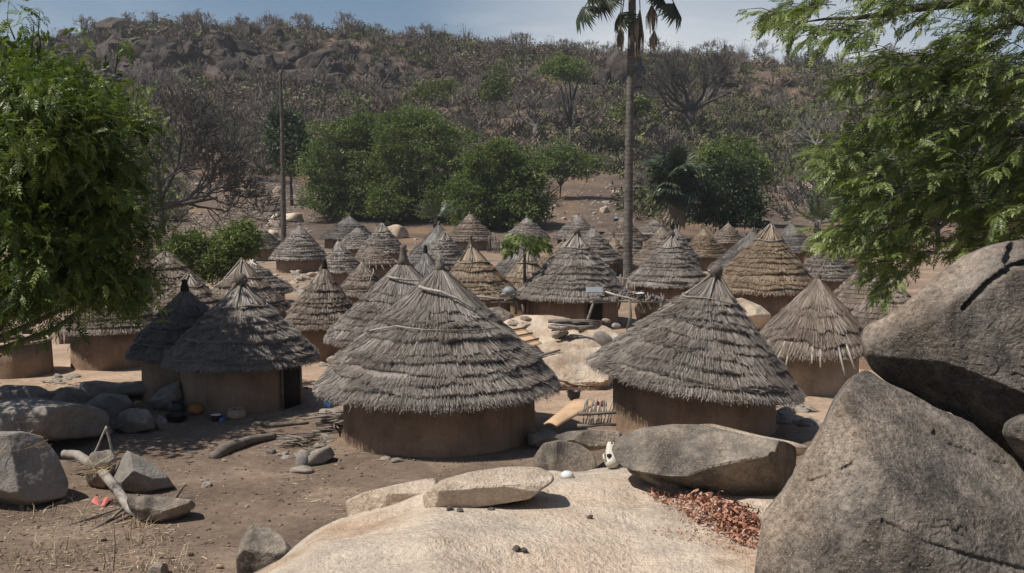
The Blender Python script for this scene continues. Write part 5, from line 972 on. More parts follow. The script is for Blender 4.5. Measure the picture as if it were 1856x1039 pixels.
def right_tree():
    d = 13.; bx = P(2130, 600, d)[0]; root = empty('near_tree', (bx, d, tz(bx, d)), 'near tree with feathery green leaves reaching in from the right edge', 'tree'); o = np.array(root.location); rng = np.random.default_rng(44)
    poly = [(1396, 12), (1400, 40), (1440, 52), (1500, 66), (1530, 62), (1570, 92), (1590, 110), (1552, 128), (1540, 150), (1548, 190), (1560, 215), (1542, 255), (1498, 265), (1494, 300), (1530, 320), (1562, 350), (1545, 392), (1500, 430), (1490, 455), (1540, 478), (1585, 480), (1592, 520), (1618, 532), (1640, 505), (1680, 465), (1745, 452), (1900, 450), (2100, 420), (2100, -80), (1700, -80), (1500, -40)]
    gaps = [[(1600, 50), (1650, 55), (1720, 30), (1745, 60), (1720, 85), (1660, 95), (1630, 80)], [(1560, 70), (1600, 90), (1600, 130), (1555, 130)], [(1500, 100), (1540, 100), (1560, 240), (1500, 240)], [(1400, 50), (1500, 75), (1500, 300), (1400, 300)]]
    n = 5600; pts = np.stack((rng.uniform(1390, 2100, n), rng.uniform(-80, 535, n)), 1); ok = in_poly(pts, poly)
    for g in gaps: ok &= ~in_poly(pts, g)
    dn = fbm(np.stack((pts[:, 0] / 75, pts[:, 1] / 55, pts[:, 0] * 0 + 2), 1), 3); ok &= rng.uniform(size=n) < np.clip(.56 + 1.5 * dn, .04, 1) * np.where(pts[:, 1] < 100, .62, 1) * np.where(pts[:, 0] > 1900, .5, 1); pts = pts[ok]
    dep = d + rng.uniform(-1.6, 2.4, len(pts)); base = np.array([P(a, b, c) for (a, b), c in zip(pts, dep)]) - o
    TVs = [pinnate(6, .17, .024, .064, rng) for _ in range(3)]; mb = MB(); tw = MB()
    for k in range(len(base)):
        v = np.array((-.75, rng.uniform(-.6, .6), rng.uniform(-.75, .25))); v /= np.linalg.norm(v); L_ = rng.uniform(.18, .42); e = base[k] + v * L_; tw.tube([base[k], (base[k] + e) / 2 + (0, 0, .03), e], [.007, .005, .003], 4, .35, cap=False)
        m = int(rng.integers(4, 9)); f = rng.uniform(.2, 1, m)[:, None]; pos = base[k] + v * L_ * f; sd = np.cross(v, (0, 0, 1)); sd /= np.linalg.norm(sd); dv = v * .8 + sd * rng.choice([-1, 1], m)[:, None] * rng.uniform(.3, 1.2, m)[:, None] + rng.normal(0, .25, (m, 3)); dv[:, 2] -= .15
        TV, TQ = TVs[k % 3]; inst(mb, TV, TQ, frames(dv, np.tile((0, 0, 1.), (m, 1)) + rng.normal(0, .35, (m, 3)), rng), pos, rng.uniform(.7, 1.2, m), np.clip(rng.normal(.52, .2, m), 0, 1))
    mb.build('leaves', M['leaf_neem'], root)
    def limb(pl, r0, r1, dd=d): 
        q = np.array([P(a, b, dd + i * .12) - o for i, (a, b) in enumerate(pl)]); u = np.linspace(0, len(q) - 1, len(q) * 4); tw.tube(np.stack([np.interp(u, range(len(q)), q[:, i]) for i in range(3)], 1), np.linspace(r0, r1, len(u)), 7, .42)
    limb([(2130, 120), (1950, 40), (1860, 5), (1760, 2), (1700, 10), (1640, 18), (1600, 26), (1545, 34), (1500, 34), (1445, 42)], .10, .008, 12.6); limb([(2130, 200), (1900, 60), (1856, 40), (1830, 34), (1790, 60), (1770, 95)], .09, .01, 12.8)
    limb([(2130, 420), (1960, 250), (1880, 235), (1800, 238), (1760, 248), (1730, 255), (1690, 232), (1630, 220), (1570, 200)], .12, .008, 13.2); limb([(1760, 248), (1725, 275), (1690, 300), (1650, 330), (1600, 350)], .04, .006, 13.6); limb([(1730, 255), (1710, 230), (1690, 240), (1620, 225)], .035, .008, 13.5)
    limb([(2130, 500), (1900, 240), (1840, 290), (1815, 330), (1770, 400), (1740, 425), (1700, 440)], .06, .008, 13.8); limb([(1795, 145), (1740, 150), (1640, 125), (1560, 135)], .03, .006, 12.5); limb([(1860, 130), (1800, 142), (1770, 140)], .04, .02, 12.4)
    tw.tube([(0, 0, -.3), (.05, 0, 1.5), P(2130, 420, 13.2) - o, P(2130, 120, 12.6) - o, P(2140, -200, 12.8) - o], [.32, .27, .22, .15, .06], 10, .4); tw.build('branches', M['bark'], root)
right_tree()
# ================================================================== household things, stones, wood
rngp = np.random.default_rng(404)
def lathe_obj(name, prof, mat, parent=None, sides=24, loc=None, wob=0.): q = MB(); q.lathe(prof, sides, (0, 0, 0), .5, wob, 3); return q.build(name, M[mat], parent, True, loc)
def vessel(px, py, r, h, kind, mat, name, label, cat, parts=(), d=None, z=None):
    p = on_ground(px, py) if d is None else P(px, py, d)
    if z is not None: p[2] = z
    root = empty(name, p, label, cat)
    if kind == 'bowl': pr = [(0, 0), (r * .55, .0), (r * .85, h * .4), (r, h * .95), (r * 1.04, h), (r * .95, h * .98), (r * .8, h * .45), (0, h * .12)]
    elif kind == 'bucket': pr = [(0, 0), (r * .68, 0), (r * .86, h * .6), (r, h), (r * 1.06, h * 1.01), (r * .94, h * .97), (r * .7, h * .15), (0, h * .1)]
    elif kind == 'jar': pr = [(0, 0), (r * .6, .02 * h), (r * .98, h * .3), (r, h * .5), (r * .85, h * .8), (r * .72, h * .9), (r * .8, h), (r * .68, h * .98), (r * .6, h * .8), (0, h * .3)]
    else: pr = [(0, 0), (r * .75, 0), (r * .97, h * .25), (r, h * .7), (r * .97, h * .95), (r * 1.04, h), (r * .92, h * .98), (r * .9, h * .4), (0, h * .1)]
    lathe_obj('body', pr, mat, root, wob=.02)
    for q in parts:
        if q == 'lid': lathe_obj('lid', [(0, h * 1.16), (r * .12, h * 1.16), (r * .14, h * 1.07), (r * .7, h * 1.05), (r * .98, h * 1.01), (r * .98, h * .99), (0, h * .99)], 'white', root)
        if q == 'dark_lid': lathe_obj('lid', [(0, h * 1.2), (r * .12, h * 1.18), (r * .14, h * 1.08), (r * .98, h * 1.02), (r * .98, h * .99), (0, h * .99)], 'metal_black', root)
        if q == 'handles':
            for s in (-1, 1): m = MB(); a = np.linspace(0, pi, 7); m.tube(np.stack((s * (r * 1.02 + .18 * r * np.sin(a)), .25 * r * np.cos(a), 0 * a + h * .85), 1), r * .05, 6); m.build('handle', M[mat], root)
        if q == 'spout': m = MB(); m.tube([(r * .8, 0, h * .35), (r * 1.3, 0, h * .6), (r * 1.55, 0, h * 1.0)], [r * .2, r * .13, r * .09], 8); m.build('spout', M[mat], root); m = MB(); a = np.linspace(-.3, pi + .3, 9); m.tube(np.stack((r * .75 * np.cos(a), 0 * a, h * .95 + r * .8 * np.sin(a)), 1), r * .07, 6); m.build('handle', M[mat], root)
        if q == 'stones':
            pass
    return root
vessel(50, 617, .21, .40, 'bucket', 'metal_black', 'bucket', 'dark flared bucket standing on the sunlit yard behind the round mud granary', 'bucket')
vessel(321, 766, .27, .20, 'bowl', 'metal_black', 'basin', 'wide black basin with a pale rag on its rim, on stones in the tree shade', 'basin')
vessel(322, 752, .20, .32, 'jar', 'metal_black', 'cooking_pot', 'round soot black pot between the wide black basin and the hut wall', 'pot')
vessel(355, 751, .19, .27, 'jar', 'clay_orange', 'clay_pot', 'orange brown clay pot in the shade against the front left hut', 'pot')
vessel(392, 764, .13, .16, 'pot', 'metal_black', 'cooking_pot', 'black cooking pot with a white lid behind the blue kettle', 'pot', ('lid', 'handles'))
vessel(401, 766, .09, .13, 'jar', 'blue', 'kettle', 'small bright blue plastic kettle before the front left hut', 'kettle', ('spout',))
kp = vessel(429, 762, .23, .29, 'jar', 'clay', 'clay_pot', 'pale round clay pot with stones on its mouth by the front left hut', 'pot')
for s_, dx in ((.07, -.06), (.06, .08)): put_rock(np.array(kp.location) + (dx, 0, .27), s_, 'stone', 'stone', 'small stone resting on the mouth of the pale clay pot', 'stone', 'two stones on the pale clay pot', flat=.7)
p = on_ground(447, 765); lathe_t = lathe_obj('plate', [(0, .01), (.10, .0), (.15, .035), (.155, .04), (.10, .015), (0, .018)], 'white', None, 24, p); tag(lathe_t, 'white enamel plate lying on the ground beside the pale clay pot', 'plate')
vessel(1040, 722, .17, .20, 'pot', 'metal_black', 'cooking_pot', 'black cooking pot standing open on the pale rock between the two nearest huts', 'pot', ('handles',), d=on_ground(1040, 722)[1] - .4)
vessel(1042, 783, .22, .24, 'jar', 'metal_black', 'water_jar', 'dark rounded jar in the shadow under the leaning board', 'jar', d=18.6, z=0.02)
vessel(1294, 500, .26, .22, 'bowl', 'metal_black', 'basin', 'black basin with a white cover on a low platform beside the golden tan hut', 'basin', ('lid',), d=43, z=P(1294, 500, 43)[2])

# granary, roofless building, shed
def granary():
    g = on_ground(2, 690); g[1] += 1.0; root = empty('granary', (g[0], g[1], 0), 'round open topped mud granary at the left edge with a pale lumpy rim', 'granary'); q = MB()
    q.lathe([(1.02, -.2), (1.0, .4), (.98, .93), (.88, .93), (.88, .2), (0, .2)], 48, (0, 0, 0), .5, .02, 4); q.build('wall', M['mud'], root, True); q = MB(); q.lathe([(1.0, .91), (1.03, .96), (.95, 1.0), (.86, .97), (.86, .91)], 48, (0, 0, 0), .5, .03, 6); q.build('rim', M['mud_pale'], root, True)
granary()
def building(px, py, d, w, h, dp, mat, name, label, cat, roof=None, open_top=False):
    p = P(px, py, d); p[2] = tz(p[0], d); root = empty(name, p, label, cat); q = MB(); t = .25
    q.box((0, -dp / 2, h / 2 - .2), (w, t, h + .4)); q.box((0, dp / 2, h / 2 - .2), (w, t, h + .4)); q.box((-w / 2 + t / 2, 0, h / 2 - .2), (t * .98, dp - t, h + .39)); q.box((w / 2 - t / 2, 0, h / 2 - .2), (t * .98, dp - t, h + .39)); q.build('wall', M[mat], root)
    if roof: q = MB(); q.box((0, 0, h + .15), (w * 1.25, dp * 1.35, .07), 0, .5, np.array(Matrix.Rotation(radians(-9), 3, 'X'))); q.build('roof', M[roof], root)
    q = MB(); q.box((w * .12, -dp / 2 - t / 2 - .01, h * .38), (w * .26, .06, h * .76)); q.build('door', M['dark'], root)
building(1046, 404, 114, 2.6, 1.3, 2.2, 'mud_red', 'mud_building', 'small roofless square mud building behind the rear grey hut', 'building')
building(1125, 402, 118, 1.3, 1.6, 1.4, 'mud_red', 'shed', 'little mud shed with a blue sheet metal roof beside the tall palm', 'shed', 'bluemetal')
vessel(1091, 403, .33, .72, 'bucket', 'metal_black', 'barrel', 'dark barrel standing alone on the bare ground between mud building and shed', 'barrel', d=113, z=tz(P(1091, 403, 113)[0], 113))

# sticks, logs, wood
def stick(q, a, b, r, shade=None, sag=.02, n=4):
    a = np.array(a, float); b = np.array(b, float); L_ = np.linalg.norm(b - a); f = np.linspace(0, 1, n)[:, None]; pts = a + (b - a) * f + rngp.normal(0, sag, (n, 3)) * L_ * np.sin(f * pi); q.tube(pts, np.linspace(r, r * .7, n), 6, rngp.uniform(.3, .75) if shade is None else shade)
def pile(name, center, n, length, width, height, ang, label, cat, r=.018, spread=.25, mat='wood', shade=None):
    root = empty(name, center, label, cat)
    for k in range(n):
        a = ang + rngp.normal(0, spread); c = np.array((rngp.uniform(-.5, .5) * width * -sin(ang), rngp.uniform(-.5, .5) * width * cos(ang), .02 + height * (k + .5) / n * rngp.uniform(.6, 1))); v = np.array((cos(a), sin(a), rngp.normal(0, .06))) * length * .5 * rngp.uniform(.6, 1.1)
        q = MB(); stick(q, c - v, c + v, r * rngp.uniform(.6, 1.4), shade, .03); q.build('stick', M[mat], root)
    return root
def pole_obj(name, pts, r, label, cat, mat='wood', shade=.6, group=None, sides=8, n=14):
    pts = np.array(pts, float); o = pts[np.argmin(pts[:, 2])].copy(); u = np.linspace(0, len(pts) - 1, n); pp = np.stack([np.interp(u, range(len(pts)), pts[:, i]) for i in range(3)], 1) - o; rr = np.interp(u, np.linspace(0, len(pts) - 1, len(np.atleast_1d(r))), np.atleast_1d(r)) * (1 + .08 * rngp.normal(size=n))
    q = MB(); q.tube(pp, rr, sides, shade); return tag(q.build(name, M[mat], None, True, o), label, cat, group)
def gp(px, py, dz=0.): p = on_ground(px, py); p[2] += dz; return p
pole_obj('log', [gp(118, 862, .42), gp(150, 862, .42) + (0, -.2, .03), gp(188, 890, .34), gp(215, 918, .26), gp(238, 938, .12), gp(272, 946, .03)], [.075, .085, .09, .085, .08, .07], 'smooth pale bent log leaning between the two slate grey boulders', 'log', shade=.72, sides=12, n=26)
pole_obj('stick', [gp(46, 970, .02), gp(120, 958, .04), gp(245, 925, .12)], [.03, .02], 'long thin grey stick, upper one of the pair under the bent log', 'stick', shade=.45)
pole_obj('stick', [gp(143, 978, .02), gp(200, 950, .08), gp(252, 918, .2)], [.032, .022], 'thicker grey stick crossing below the bent log beside the long thin one', 'stick', shade=.4)
pole_obj('stick', [gp(195, 958, .02), gp(245, 938, .08)], [.03, .02], 'short dark stick stub under the lower end of the bent log', 'stick', shade=.3)
pole_obj('stick', [gp(262, 968, .02), gp(318, 966, .05)], [.02, .018], 'pale peeled stick lying flat below the flat angular slab', 'stick', shade=.9)
b0 = gp(155, 870, .1); d0 = b0[1]
pole_obj('branch', [P(155, 850, d0), P(175, 815, d0), P(193, 772, d0 + .1)], [.028, .022, .016], 'pale upright forked twig leaning over the brown crumbling rock', 'branch', shade=.75)
pole_obj('branch', [P(204, 822, d0), P(198, 795, d0), P(192, 775, d0)], [.03, .028, .03], 'short thick broken stub standing on the brown crumbling rock', 'branch', shade=.7)
pole_obj('branch', [gp(318, 905, .02), P(328, 888, gp(318, 905)[1]), P(336, 878, gp(318, 905)[1])], [.03, .022, .018], 'small broken stick poking up right of the wedge shaped boulder', 'branch', shade=.5)
def cloth(name, pts_px, label, mat, h=.12, d=None):
    c = on_ground(*np.mean(pts_px, 0)) if d is None else P(*np.mean(pts_px, 0), d); P_ = np.array([(on_ground(*q) if d is None else P(*q, d)) for q in pts_px]) - c; n = 9; V = []
    for i in range(n):
        for j in range(n):
            u, v = i / (n - 1), j / (n - 1); p = (P_[0] * (1 - u) + P_[1] * u) * (1 - v) + (P_[3] * (1 - u) + P_[2] * u) * v; V.append(p + (0, 0, .02 + h * (.5 + .5 * sin(u * 7 + v * 4)) * (.4 + .6 * sin(pi * v))))
    Q = [(i * n + j, (i + 1) * n + j, (i + 1) * n + j + 1, i * n + j + 1) for i in range(n - 1) for j in range(n - 1)]
    o = link(name, mesh_np(name, V, Q, None, None, (M[mat],), True), None, c); s = o.modifiers.new('thick', 'SOLIDIFY'); s.thickness = .006; return tag(o, label, 'cloth')
cloth('cloth', [(164, 915), (190, 921), (208, 908), (180, 901)], 'crumpled pinkish red cloth on the ground beside the bent log', 'red', .05)
# weathered log and stones in the yard
pole_obj('log', [gp(386, 834, .05), gp(410, 822, .10), gp(455, 806, .10), gp(498, 797, .08)], [.09, .14, .11, .07], 'grey weathered split log lying in the yard before the stone heap', 'log', shade=.42, sides=9, n=18)
pole_obj('log', [gp(462, 790, .28), gp(500, 795, .3), gp(560, 789, .28)], [.05, .055, .03], 'dark crooked branch lying along the top of the yard stone heap', 'branch', shade=.2)
def stones_at(lst, mat='stone', cat='stone', group=None, label=None, name='stone'):
    for px, py, s, lab in lst: put_rock(on_ground(px, py), s, mat, name, lab or label, cat, group, flat=rngp.uniform(.6, 1))
for k in range(26):
    px, py = rngp.uniform(470, 600), rngp.uniform(797, 838); put_rock(on_ground(px, py), rngp.uniform(.06, .17), 'stone' if k % 3 else 'granite_slate', 'stone', 'grey stone in the low heap on the yard before the nearest hut', 'stone', 'stones in the yard heap', flat=.7)
stones_at([(575, 838, .42, 'big pale stone with a dark burnt end beside the yard stone heap'), (547, 857, .26, 'flat pale stone at the front foot of the yard stone heap'), (700, 836, .16, 'small squarish stone in front of the nearest hut'), (719, 838, .17, 'small flat pale stone just right of the squarish one before the nearest hut'), (605, 755, .40, 'pale blocky stone behind the firewood left of the nearest hut'), (595, 797, .22, 'pale stone in front of the firewood left of the nearest hut'), (605, 661, .28, 'brown stone on the sunlit yard behind the nearest hut'), (586, 663, .2, 'small stone beside the brown stone on the sunlit yard'), (373, 882, .14, 'small round grey stone by the slate grey boulders'), (108, 915, .12, 'little white stone in front of the big rounded boulder'), (60, 935, .1, 'tiny pale stone on the litter at the left edge')])
q = MB(); o_ = on_ground(551, 848); q.lathe([(0, .36), (.10, .34), (.15, .22), (.17, .08), (.15, 0), (0, 0)], 14, (0, 0, 0), .5, .1, 8); tag(q.build('grinding_stone', M['granite_slate'], None, True, o_), 'smooth dark grey upright slab stone leaning at the yard stone heap', 'stone')
for k in range(9):
    put_rock(on_ground(rngp.uniform(82, 138), rngp.uniform(678, 694)), rngp.uniform(.14, .27), 'stone', 'stone', 'pale stone in the little cluster beside the round mud granary', 'stone', 'stone cluster by the granary', flat=.6)
for k in range(34):
    px, py = rngp.uniform(500, 580), rngp.uniform(487, 540); put_rock(on_ground(px, py), rngp.uniform(.22, .5), 'granite_pale' if k % 2 else 'stone', 'stone', 'pale stone in the sunlit heap between the stick topped hut and the brown hut', 'stone', 'pale stone heap among the huts', flat=.75)
for k in range(34):                              # rubble all over the outcrop between the huts
    px, py = rngp.uniform(905, 1120), rngp.uniform(572, 720)
    a, b, c = ray(px, py); put_rock(P(px, py, 33.5 - (py - 572) * .037), rngp.uniform(.08, .34), ('granite_pale', 'stone', 'granite_slate')[k % 3], 'stone', 'broken stone lying on the pale outcrop between the nearest huts', 'stone', 'broken stones on the outcrop', flat=.6)
for k in range(26): 
    px = rngp.uniform(1395, 1480); put_rock(on_ground(px, rngp.uniform(738, 775)), rngp.uniform(.08, .3), 'stone', 'stone', 'stone on the ground below the shaggy hut with bare pole ends', 'stone', 'stones below the shaggy hut', flat=.6)
for k in range(40):
    px, py = rngp.uniform(560, 1240), rngp.uniform(432, 500); put_rock(on_ground(px, py), rngp.uniform(.12, .4), 'stone', 'stone', 'stone lying on the bare ground between the village huts', 'stone', 'stones between the huts', flat=.7)
# firewood
pile('firewood_pile', gp(545, 806, .05), 22, .9, .5, .18, .15, 'loose tangle of thin sticks lying on the low yard stone heap', 'firewood', .014, .6)
pile('firewood_pile', gp(607, 785), 26, 1.0, .55, .55, .1, 'tangled heap of dry firewood sticks against the left side of the nearest hut', 'firewood', .022, .5, shade=None)
cloth('cloth', [(588, 741), (600, 742), (601, 735), (589, 734)], 'scrap of blue plastic under the eave of the nearest hut', 'blue', .12, d=on_ground(595, 752)[1])
pile('firewood_pile', P(1040, 596, 32.2), 15, 1.5, .6, .22, .15, 'pale split firewood stacked on the outcrop before the large ribbed hut', 'firewood', .05, .25)
pile('firewood_pile', P(1030, 652, 29.6), 18, 1.1, .5, .2, -.3, 'dark twiggy brushwood on the outcrop between the nearest huts', 'firewood', .02, .7, 'twig')
pile('firewood_pile', P(978, 655, 29.3), 8, 1.5, .4, .2, .5, 'grey weathered planks of wood lying right of the nearest hut roof', 'firewood', .05, .2)
def leaning_pile():
    c = P(1080, 772, 19.3); root = empty('stick_bundle', c, 'bundle of short upright sticks stacked against the right front hut', 'firewood')
    for k in range(22):
        x = -.25 + .5 * (k % 11) / 10; z0 = .0 if k < 11 else .22; q = MB(); stick(q, (x, .05 * (k // 11), z0), (x + rngp.normal(.05, .03), .1, z0 + rngp.uniform(.22, .3)), .018, rngp.uniform(.5, .95)); q.build('stick', M['wood'], root)
    for z0 in (.0, .23): q = MB(); stick(q, (-.35, .0, z0), (.38, .0, z0 + .02), .04, .4); q.build('log', M['wood'], root)
leaning_pile()
cloth('cloth', [(1080, 740), (1100, 740), (1098, 731), (1084, 731)], 'bright red cloth on top of the upright stick bundle', 'red', .08, d=19.4)
def board(name, corners, label, mat='board', battens=0, thick=.03, bend=0.):
    c = np.array(corners); o = c.mean(0); c = c - o; n = 8; V = []; nrm = np.cross(c[1] - c[0], c[3] - c[0]); nrm /= np.linalg.norm(nrm); nrm *= np.sign(nrm[2]) or 1
    for i in range(n):
        for j in range(n): u, v = i / (n - 1), j / (n - 1); V.append((c[0] * (1 - u) + c[1] * u) * (1 - v) + (c[3] * (1 - u) + c[2] * u) * v + nrm * bend * sin(pi * u) * (1 + .2 * sin(5 * v)))
    root = empty(name, o, label, 'board'); Q = [(i * n + j, (i + 1) * n + j, (i + 1) * n + j + 1, i * n + j + 1) for i in range(n - 1) for j in range(n - 1)]
    b_ = link('panel', mesh_np('panel', V, Q, None, None, (M[mat],), True), root); s = b_.modifiers.new('thick', 'SOLIDIFY'); s.thickness = thick
    for f in range(battens): u = (f + .5) / battens; a = c[0] * (1 - u) + c[1] * u; b2 = c[3] * (1 - u) + c[2] * u; q = MB(); q.tube([a + nrm * .05, b2 + nrm * .05], .03, 5, .3); q.build('batten', M['wood'], root)
    return root
board('board', [P(905, 598, 31.5), P(940, 632, 29.8), P(982, 622, 30.2), P(948, 592, 32.3)], 'tan sheet with dark battens lying on the outcrop behind the nearest hut', battens=3)
board('board', [P(985, 768, 19.0), P(1010, 772, 18.8), P(1086, 728, 20.2), P(1040, 724, 20.6)], 'curved tan sheet propped over the dark jar and sticks between the nearest huts', bend=.05)
q = MB(); q.lathe([(0, .06), (.34, .05), (.36, 0), (.34, -.05), (0, -.06)], 24, (0, 0, 0), .5, .06, 2); o_ = q.build('grindstone', M['stone'], None, True, P(1094, 615, 30.6)); o_.rotation_euler = (1.15, .5, .3); o_.scale = (1.0, .62, .6); tag(o_, 'pale round flat grindstone propped on edge on the outcrop', 'stone')

# pole racks
def rack(name, posts, rails, label, deck=None, deckmat='thatch_brown'):
    allp = np.array([p for q_ in posts for p in q_]); o = allp[np.argmin(allp[:, 2])]; root = empty(name, o, label, 'rack')
    for a, b in posts: q = MB(); m = (a + b) / 2 + rngp.normal(0, .05, 3); q.tube([a - o, m - o, b - o], [.06, .05, .045], 7, .35); q.build('post', M['wood'], root)
    for a, b, sh in rails: q = MB(); stick(q, a - o, b - o, .045, sh); q.build('rail', M['wood'], root)
    if deck is not None:
        q = MB()
        for k in range(46):
            u = rngp.uniform(0, 1); a = deck[0] * (1 - u) + deck[1] * u; b = deck[3] * (1 - u) + deck[2] * u; stick(q, a - o + rngp.normal(0, .06, 3), b - o + rngp.normal(0, .06, 3), .035, rngp.uniform(.1, .6))
        q.build('deck', M['wood'], root)
    return root
rack('drying_rack', [(P(1057, 602, 35.5), P(1075, 550, 35.8)), (P(1137, 600, 35.5), P(1141, 545, 35.6)), (P(1200, 575, 36.5), P(1198, 545, 36.6)), (P(1120, 560, 38.4), P(1120, 530, 38.4))], [(P(1097, 529, 36), P(1162, 547, 35.6), .95), (P(1070, 548, 35.8), P(1200, 548, 36.4), .5), (P(1110, 533, 38.2), P(1205, 540, 38.4), .5)], 'rickety pole rack with a brushwood deck before the large ribbed hut doorway', [P(1090, 533, 36), P(1200, 548, 36.4), P(1205, 536, 38.4), P(1105, 528, 38.2)])
board('board', [P(1062, 520, 36.2), P(1062, 529, 35.2), P(1095, 530, 35.2), P(1094, 520, 36.2)], 'grey flat board lying on the left end of the pole rack', 'greybag')
rack('stick_rack', [(P(863, 565, 37.5), P(858, 540, 37.5)), (P(914, 575, 37.8), P(904, 530, 37.8)), (P(935, 570, 38.5), P(930, 538, 38.5)), (P(947, 575, 39), P(947, 552, 39))], [(P(856, 537, 37.6), P(925, 541, 37.8), .95), (P(858, 553, 37.4), P(938, 548, 38.2), .3), (P(910, 533, 38), P(945, 530, 39), .9), (P(905, 536, 38), P(942, 536, 39), .85), (P(915, 545, 38), P(942, 533, 38.5), .6)], 'low rack of crooked bare sticks left of the large ribbed hut')
cloth('rag', [(857, 556), (866, 556), (865, 545), (858, 545)], 'small red rag hanging on the left end of the stick rack', 'red', .05, d=37.3)
q = MB(); q.lathe([(0, .24), (.12, .22), (.22, .12), (.25, .03), (.2, -.03), (0, -.05)], 14, (0, 0, 0), .5, .2, 5); tag(q.build('plastic_bag', M['greybag'], None, True, P(922, 531, 38.3)), 'grey plastic bag lying on top of the stick rack', 'bag')
for nm, px, py, mt, lab, s in (('cloth', 1161, 532, 'white', 'white crumpled cloth lying on the pole rack', .28), ('cloth', 1173, 539, 'leaf_yellow', 'small light green cloth on the right part of the pole rack', .16), ('cloth_bundle', 1195, 545, 'metal_black', 'dark bundle of cloth hanging at the right end of the pole rack', .26)):
    q = MB(); q.lathe([(0, s * .26), (s * .35, s * .30), (s * .6, s * .12), (s * .8, s * .16), (s, 0), (0, -s * .1)], 18, (0, 0, 0), .7, .9, int(px)); tag(q.build(nm, M[mt], None, True, P(px, py, 37)), lab, 'cloth').scale = (1.0, .9, .45)
def fence(name, pts, n, h, label, r=.03):
    pts = np.array(pts, float); o = pts[0].copy(); root = empty(name, o, label, 'fence'); u = np.linspace(0, len(pts) - 1, n)
    for k, t_ in enumerate(u): p = np.array([np.interp(t_, range(len(pts)), pts[:, i]) for i in range(3)]) - o; q = MB(); stick(q, p - (0, 0, .15), p + (rngp.normal(0, .06), 0, h * rngp.uniform(.7, 1.15)), r, rngp.uniform(.2, .6)); q.build('stake', M['wood'], root)
    q = MB(); stick(q, pts[0] - o + (0, 0, h * .75), pts[-1] - o + (0, 0, h * .7), r * .9); q.build('rail', M['wood'], root)
fence('stick_fence', [gp(107, 625), gp(155, 622)], 22, .75, 'thin stick fence beside the wall of the leaf hidden hut')
fence('stick_fence', [P(884, 455, 92) * (1, 1, 0), P(905, 457, 92) * (1, 1, 0)], 7, 1.6, 'few upright poles of a broken fence right of the rear brown grey hut', .06)
fence('stick_fence', [P(575, 462, 72) * (1, 1, 0), P(600, 466, 70) * (1, 1, 0)], 9, 1.3, 'short pole fence between the stiff fringed hut and the narrow grey hut', .05)
fence('stick_fence', [P(1118, 482, 57) * (1, 1, 0), P(1165, 484, 56) * (1, 1, 0)], 16, .9, 'tangle of pale sticks around the foot of the tall palm', .05)
fence('stick_fence', [P(895, 440, 90) * (1, 1, 0), P(918, 440, 92) * (1, 1, 0)], 8, 1.2, 'low fence of dark stakes between the two rear huts near the papaya', .05)
pole_obj('log', [gp(184, 650, .07), gp(228, 648, .07)], [.06, .05], 'straight pale log lying in front of the leaf hidden hut', 'log', shade=.8)
pole_obj('pole', [gp(62, 592), P(63, 545, gp(62, 592)[1]), P(63, 520, gp(62, 592)[1])], [.06, .05, .045], 'dark upright pole standing behind the flared bucket under the leaves', 'pole', shade=.2)
# sticks and rags lying on the roof of one hut
h_ = HUTS['H']; o_ = np.array(h_['root'].location) + (0, 0, h_['ez'] + h_['H']); q = MB()
for k in range(6): v = np.array((rngp.uniform(-.6, .6), rngp.uniform(-.4, .1), rngp.uniform(-.5, .15))); stick(q, v * -.3 + (0, 0, .02), v + (0, 0, .05), .035, .95)
tag(q.build('bone_sticks', M['bone'], None, False, o_), 'crossed white sticks lying over the top of a grey hut beside the stone heap', 'sticks')

